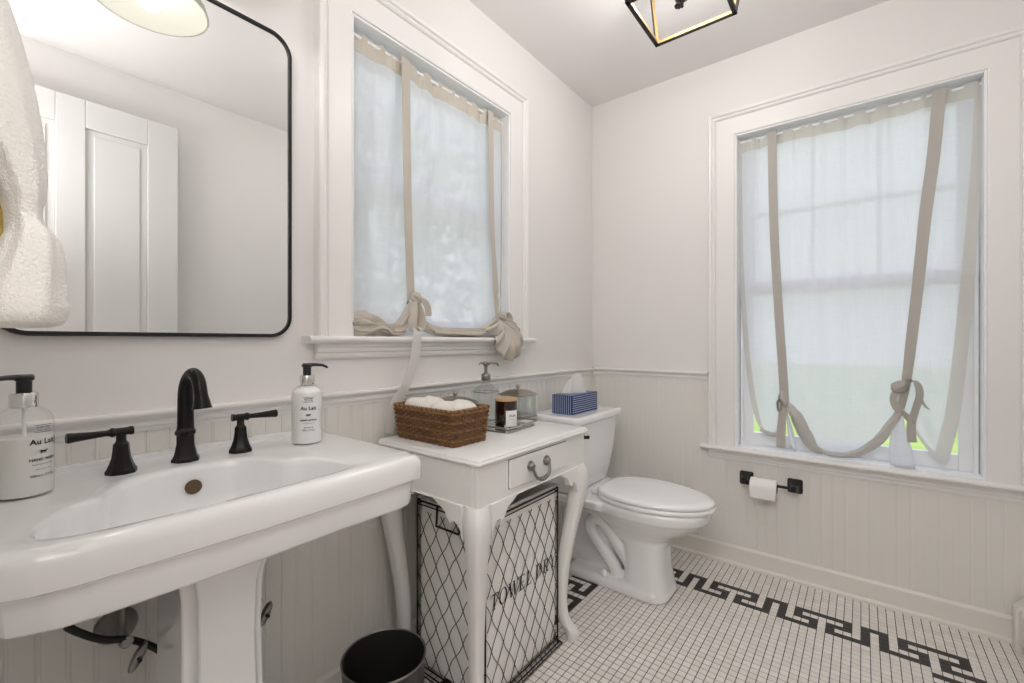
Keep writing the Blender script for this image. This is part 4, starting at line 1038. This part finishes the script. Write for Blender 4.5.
# --- large window on the right wall
fn = B; d0 = -.032
K1, K2 = (-.968, .795), (-1.368, .800)
cv = [[(-.771, 2.040), (-.772, 1.6), (-.776, 1.4), (-.787, 1.19), (-.802, 1.0), (-.822, .83), (-.843, .72), (-.867, .655)],
      [(-.918, 2.040), (-.926, 1.6), (-.945, 1.2), (-.960, .95), K1],
      [(-1.481, 2.040), (-1.465, 1.8), (-1.441, 1.566), (-1.42, 1.3), (-1.398, 1.05), (-1.384, .90), K2],
      [(-1.602, 2.040), (-1.598, 1.8), (-1.592, 1.595), (-1.58, 1.35), (-1.565, 1.11), (-1.55, .90), (-1.533, .74), (-1.512, .63), (-1.500, .590)]]
bt = [[(-.867, .655), (-.905, .635), (-.945, .645), (-.960, .71), K1],
      [K1, (-.985, .768), (-1.015, .740), (-1.04, .665), (-1.075, .605), (-1.115, .580), (-1.16, .576), (-1.206, .588), (-1.25, .615), (-1.304, .672), (-1.34, .735), K2],
      [K2, (-1.392, .75), (-1.42, .69), (-1.45, .640), (-1.48, .605), (-1.500, .590)]]
s2 = shade(2, 'sheer linen tie-up shade with uneven swag on the large right window', fn, d0, W2, cv, bt, (.014, .024, .985), fn(-1.185, -.03, .562), 'edge')
for cvk in (cv[1], cv[2]):
    m = MB(); rib(m, fn, [(a, d0 + .016, z) for a, z in cvk], .036 if cvk is cv[1] else [.040, .038, .034, .024]); m.build('strap', 'strap', s2, angle=80)
m = MB()
fold_roll(m, fn, [(-.870, d0 + .012, .655), (-.905, d0 + .014, .637), (-.945, d0 + .018, .648), (-.962, d0 + .02, .72), (-.968, d0 + .02, .79)], [.006, .008, .010, .010, .007], 2, .3, .6)
m.build('gathered_hem', 'edge', s2, angle=80)
m = MB()
fold_roll(m, fn, [(-.972, d0 + .020, .79), (-.995, d0 + .024, .762), (-1.018, d0 + .026, .728), (-1.045, d0 + .030, .660), (-1.078, d0 + .028, .605), (-1.115, d0 + .026, .584)], [.010, .022, .030, .028, .018, .008], 2, .35, .5, ph=1)
fold_roll(m, fn, [(-1.09, d0 + .022, .590), (-1.14, d0 + .026, .579), (-1.206, d0 + .028, .588), (-1.25, d0 + .028, .614), (-1.304, d0 + .028, .672), (-1.34, d0 + .024, .735), (-1.364, d0 + .020, .79)], [.004, .007, .010, .013, .014, .012, .008], 2, .35, .5, ph=2)
m.build('gathered_hem', 'edge', s2, angle=80)
def flap(pts, dd, mt, amp=.004):                  # hanging tail of cloth: top point fanning to a lower edge
    m = MB()
    def f(u, v):
        a, z = coons(pts[0], pts[1], pts[2], u, v); return fn(a, dd[0] + (dd[1] - dd[0]) * v + amp * v * math.sin(u * 9), z)
    m.grid(14, 16, f); m.nofix = True; return m.build('cloth_tail', mt, s2, angle=80, solid=.001)
flap([[(-1.366, .79), (-1.338, .70), (-1.330, .64), (-1.336, .575)], [(-1.372, .79), (-1.385, .70), (-1.402, .64), (-1.410, .572)], [(-1.336, .575), (-1.37, .566), (-1.410, .572)]], (d0 + .02, d0 + .045), 'sheer')
flap([[(-.970, .77), (-.978, .70), (-.985, .64), (-.990, .60)], [(-.974, .77), (-1.0, .68), (-1.015, .61), (-1.012, .575)], [(-.990, .60), (-1.0, .585), (-1.012, .575)]], (d0 + .02, d0 + .034), 'sheer')
e_ = d0 + .030
m = MB()
fold_roll(m, fn, [(-.964, e_, .842), (-.962, e_ + .006, .820), (-.968, e_ + .006, .795), (-.972, e_, .770)], [.010, .017, .017, .012], 3, .2, 1)
rib(m, fn, [(-.962, e_ + .006, .812), (-.945, e_ + .012, .795), (-.946, e_ + .012, .757), (-.957, e_ + .010, .752), (-.962, e_ + .008, .80)], .022, (.3, 1, .2))
rib(m, fn, [(-.966, e_ + .008, .800), (-.962, e_ + .012, .72), (-.958, e_ + .016, .65), (-.958, e_ + .016, .588)], [.024, .032, .036, .036])
m.build('tie_bow', 'strap', s2, angle=80)
m = MB()
fold_roll(m, fn, [(-1.386, e_, .905), (-1.372, e_ + .006, .895), (-1.356, e_ + .006, .880), (-1.348, e_, .868)], [.010, .021, .021, .010], 3, .2, .8)
rib(m, fn, [(-1.362, e_, .880), (-1.345, e_ + .006, .845), (-1.350, e_ + .006, .81), (-1.366, e_, .785)], .024, (1, .2, .3))
rib(m, fn, [(-1.380, e_, .905), (-1.400, e_ + .010, .915), (-1.418, e_ + .012, .895), (-1.422, e_ + .012, .855), (-1.410, e_ + .010, .80), (-1.398, e_ + .010, .74), (-1.400, e_ + .012, .672)], [.020, .026, .028, .028, .028, .032, .036], (.8, .5, .4))
rib(m, fn, [(-1.420, e_ + .008, .875), (-1.428, e_ + .006, .84), (-1.440, e_ + .004, .815), (-1.452, e_ + .002, .805)], [.012, .010, .006], (.8, .4, .4))
rib(m, fn, [(-1.366, e_ - .004, .790), (-1.384, e_, .772), (-1.400, e_ + .004, .745)], [.016, .03, .03], (.2, .3, 1))
m.build('tie_bow', 'strap', s2, angle=80)

# --- window over the console table
fn = A; d0 = -.026
K1, K2 = (-1.328, 1.215), (-.852, 1.172)
cv = [[(-1.567, 2.058), (-1.567, 1.8), (-1.566, 1.5), (-1.560, 1.25), (-1.562, 1.13)],
      [(-1.352, 2.058), (-1.346, 1.7), (-1.337, 1.4), K1],
      [(-.895, 2.058), (-.888, 1.6), (-.868, 1.35), K2],
      [(-.799, 2.058), (-.800, 1.6), (-.806, 1.3), (-.808, 1.12)]]
bt = [[(-1.562, 1.13), (-1.52, 1.125), (-1.44, 1.115), (-1.38, 1.13), K1], [K1, (-1.30, 1.155), (-1.24, 1.115), (-1.08, 1.110), (-.96, 1.115), (-.89, 1.14), K2], [K2, (-.84, 1.14), (-.808, 1.12)]]
s1 = shade(1, 'sheer linen tie-up shade with bunched hem on window above the console', fn, d0, W1, cv, bt, (.012, .022, .985), fn(-1.18, -.026, 1.083))
m = MB(); rib(m, fn, [(a, d0 + .016, z) for a, z in cv[1]], .034); m.build('strap', 'hem', s1, angle=80)
m = MB(); rib(m, fn, [(a, d0 + .016 + .004 * math.sin(z * 14), z) for a, z in cv[2]], [.034, .032, .026, .036, .016]); m.build('strap', 'hem', s1, angle=80)
m = MB()
fold_roll(m, fn, [(-1.566, d0 + .020, 1.118), (-1.53, d0 + .030, 1.126), (-1.49, d0 + .030, 1.118), (-1.44, d0 + .026, 1.104), (-1.39, d0 + .026, 1.112), (-1.355, d0 + .03, 1.150), (-1.332, d0 + .026, 1.200)], [.024, .028, .024, .017, .017, .020, .010], 5, .38, 1.1)
fold_roll(m, fn, [(-1.566, d0 + .034, 1.101), (-1.52, d0 + .046, 1.103), (-1.48, d0 + .050, 1.116), (-1.45, d0 + .048, 1.112), (-1.42, d0 + .040, 1.098), (-1.37, d0 + .036, 1.100)], [.012, .012, .010, .009, .009, .006], 4, .42, 1.2, ph=1)
fold_roll(m, fn, [(-1.568, d0 + .028, 1.140), (-1.525, d0 + .034, 1.146), (-1.49, d0 + .034, 1.138), (-1.455, d0 + .034, 1.116)], [.010, .012, .010, .006], 2, .4, .9, ph=2)
m.build('gathered_hem', 'hem', s1, angle=80)
m = MB()
fold_roll(m, fn, [(-1.326, d0 + .026, 1.205), (-1.305, d0 + .030, 1.160), (-1.27, d0 + .030, 1.122), (-1.20, d0 + .028, 1.103), (-1.08, d0 + .028, 1.101), (-.98, d0 + .030, 1.106), (-.90, d0 + .030, 1.135), (-.856, d0 + .026, 1.168)], [.008, .013, .014, .013, .014, .016, .018, .010], 4, .36, .8)
fold_roll(m, fn, [(-1.24, d0 + .040, 1.099), (-1.12, d0 + .044, 1.098), (-1.0, d0 + .046, 1.100), (-.93, d0 + .044, 1.118)], [.004, .008, .010, .006], 2, .4, .5, ph=1)
m.build('gathered_hem', 'hem', s1, angle=80)
def fan(a_c, z_c, d_c, edge, amp, nf, name='gathered_cloth'):   # cloth fanning out of a knot in folds; edge = list of (a, d, z)
    m = MB(); E_ = spline(edge, 10)
    def f(u, v):
        q = E_[int(round(u * (len(E_) - 1)))]; k = v ** .9
        ph = u * nf * 2 * PI
        bul = math.sin(PI * v) * .020
        return fn(lerp(a_c, q.x, k) + amp * v * .5 * math.cos(ph), lerp(d_c, q.y, min(1, k * 1.5)) + bul + amp * v * math.sin(ph), lerp(z_c, q.z, k))
    m.grid(len(E_) - 1, 18, f); m.nofix = True; return m.build(name, 'hem', s1, angle=80, solid=.0012)
fan(-.852, 1.165, d0 + .03, [(-.962, .058, 1.080), (-.945, .064, 1.035), (-.915, .068, 1.005), (-.88, .070, .988), (-.845, .070, .986), (-.81, .068, 1.005), (-.785, .066, 1.03), (-.775, .060, 1.07), (-.78, .056, 1.105)], .011, 5)
fan(-.856, 1.168, d0 + .03, [(-.985, .024, 1.120), (-.965, .032, 1.105), (-.935, .038, 1.092), (-.905, .042, 1.095), (-.885, .040, 1.10)], .006, 2)
fan(-.848, 1.168, d0 + .03, [(-.778, .048, 1.085), (-.780, .042, 1.115), (-.790, .036, 1.140), (-.805, .026, 1.152)], .006, 2)
e_ = d0 + .036
m = MB()
fold_roll(m, fn, [(-1.340, e_, 1.232), (-1.328, e_ + .006, 1.224), (-1.316, e_ + .004, 1.212), (-1.308, e_, 1.204)], [.010, .018, .018, .010], 3, .2, .8)
rib(m, fn, [(-1.330, e_ + .004, 1.216), (-1.350, e_ + .020, 1.170), (-1.362, e_ + .030, 1.120), (-1.345, e_ + .036, 1.104), (-1.322, e_ + .030, 1.125), (-1.320, e_ + .018, 1.17), (-1.326, e_ + .004, 1.214)], [.018, .030, .034, .034, .034, .030, .018], (.5, 1, .1))
rib(m, fn, [(-1.318, e_, 1.218), (-1.296, e_ + .012, 1.210), (-1.280, e_ + .014, 1.185), (-1.276, e_ + .012, 1.158)], [.014, .022, .024, .024], (.8, .3, .4))
m.build('tie_bow', 'hem', s1, angle=80)
m = MB()
rib(m, fn, [(-1.345, e_ + .034, 1.118), (-1.352, e_ + .046, 1.100), (-1.360, .062, 1.080), (-1.376, .064, 1.00), (-1.398, .056, .93), (-1.412, .048, .90), (-1.440, .046, .862), (-1.452, .048, .82), (-1.462, .046, .772)], [.036, .037, .037, .037, .038, .039, .038, .036, .036]); m.build('tie_tail', 'hemw', s1, angle=80)
m = MB()
fold_roll(m, fn, [(-.866, e_, 1.190), (-.853, e_ + .008, 1.182), (-.840, e_ + .006, 1.172), (-.832, e_, 1.164)], [.010, .018, .018, .010], 3, .2, .8)
rib(m, fn, [(-.848, e_ + .004, 1.182), (-.826, e_ + .012, 1.190), (-.806, e_ + .014, 1.172), (-.808, e_ + .014, 1.145), (-.826, e_ + .012, 1.150)], [.014, .022, .024, .022, .016], (.5, 1, .2))
m.build('tie_bow', 'hem', s1, angle=80)

# ------------------------------------------------------------------ outdoors, seen through the cloth
m = MB(); m.box(TH + .3, 5.0, -14, 5.0, -.75, -.70); m.box(-14, TH + .3, TH + .3, 5.0, -.75, -.70)
struct(m.build('bounce_ground', 'bounce_ground', smooth=False))  # grey ground added so light off the lawn doesn't tint the cloth
m = MB(); m.box(5.0, 40, -30, 40, -.75, -.70); m.box(-30, 5.0, 5.0, 40, -.75, -.70)
struct(m.build('lawn', 'grass', smooth=False))
def tree(label, x, y, h, r, seed):
    rnd = random.Random(seed); t = thing('tree', label, 'tree', (x, y, -.7))
    m = MB(); m.tube(spline([(x, y, -.72), (x + .1, y, h * .3), (x - .05, y + .1, h * .75)], 5), [.16, .15, .15, .14, .13, .12, .11, .10, .09, .08, .06], 10); m.build('trunk', 'bark', t)
    m = MB(); m.nofix = True
    for k in range(1500):
        a, b = rnd.uniform(0, 2 * PI), rnd.uniform(-1, 1); q = r * rnd.uniform(.55, 1.0) * (1 + .18 * math.sin(3 * a + seed))
        c_ = Vector((x + q * math.cos(a) * math.sqrt(1 - b * b), y + q * math.sin(a) * math.sqrt(1 - b * b), h - r + q * b * 1.15 + r * .2))
        u = Vector((rnd.uniform(-1, 1), rnd.uniform(-1, 1), rnd.uniform(-1, 1))).normalized(); v = u.orthogonal(); L_ = rnd.uniform(.10, .2)
        m.add([tuple(c_ - u * L_), tuple(c_ + v * L_ * .55), tuple(c_ + u * L_), tuple(c_ - v * L_ * .55)], [(0, 1, 2, 3)])
    m.build('leaves', 'leaf', t, smooth=False)
tree('leafy tree outside, dimly seen through the cloth of the left window', 1.6, 4.6, 4.2, 1.9, 3)
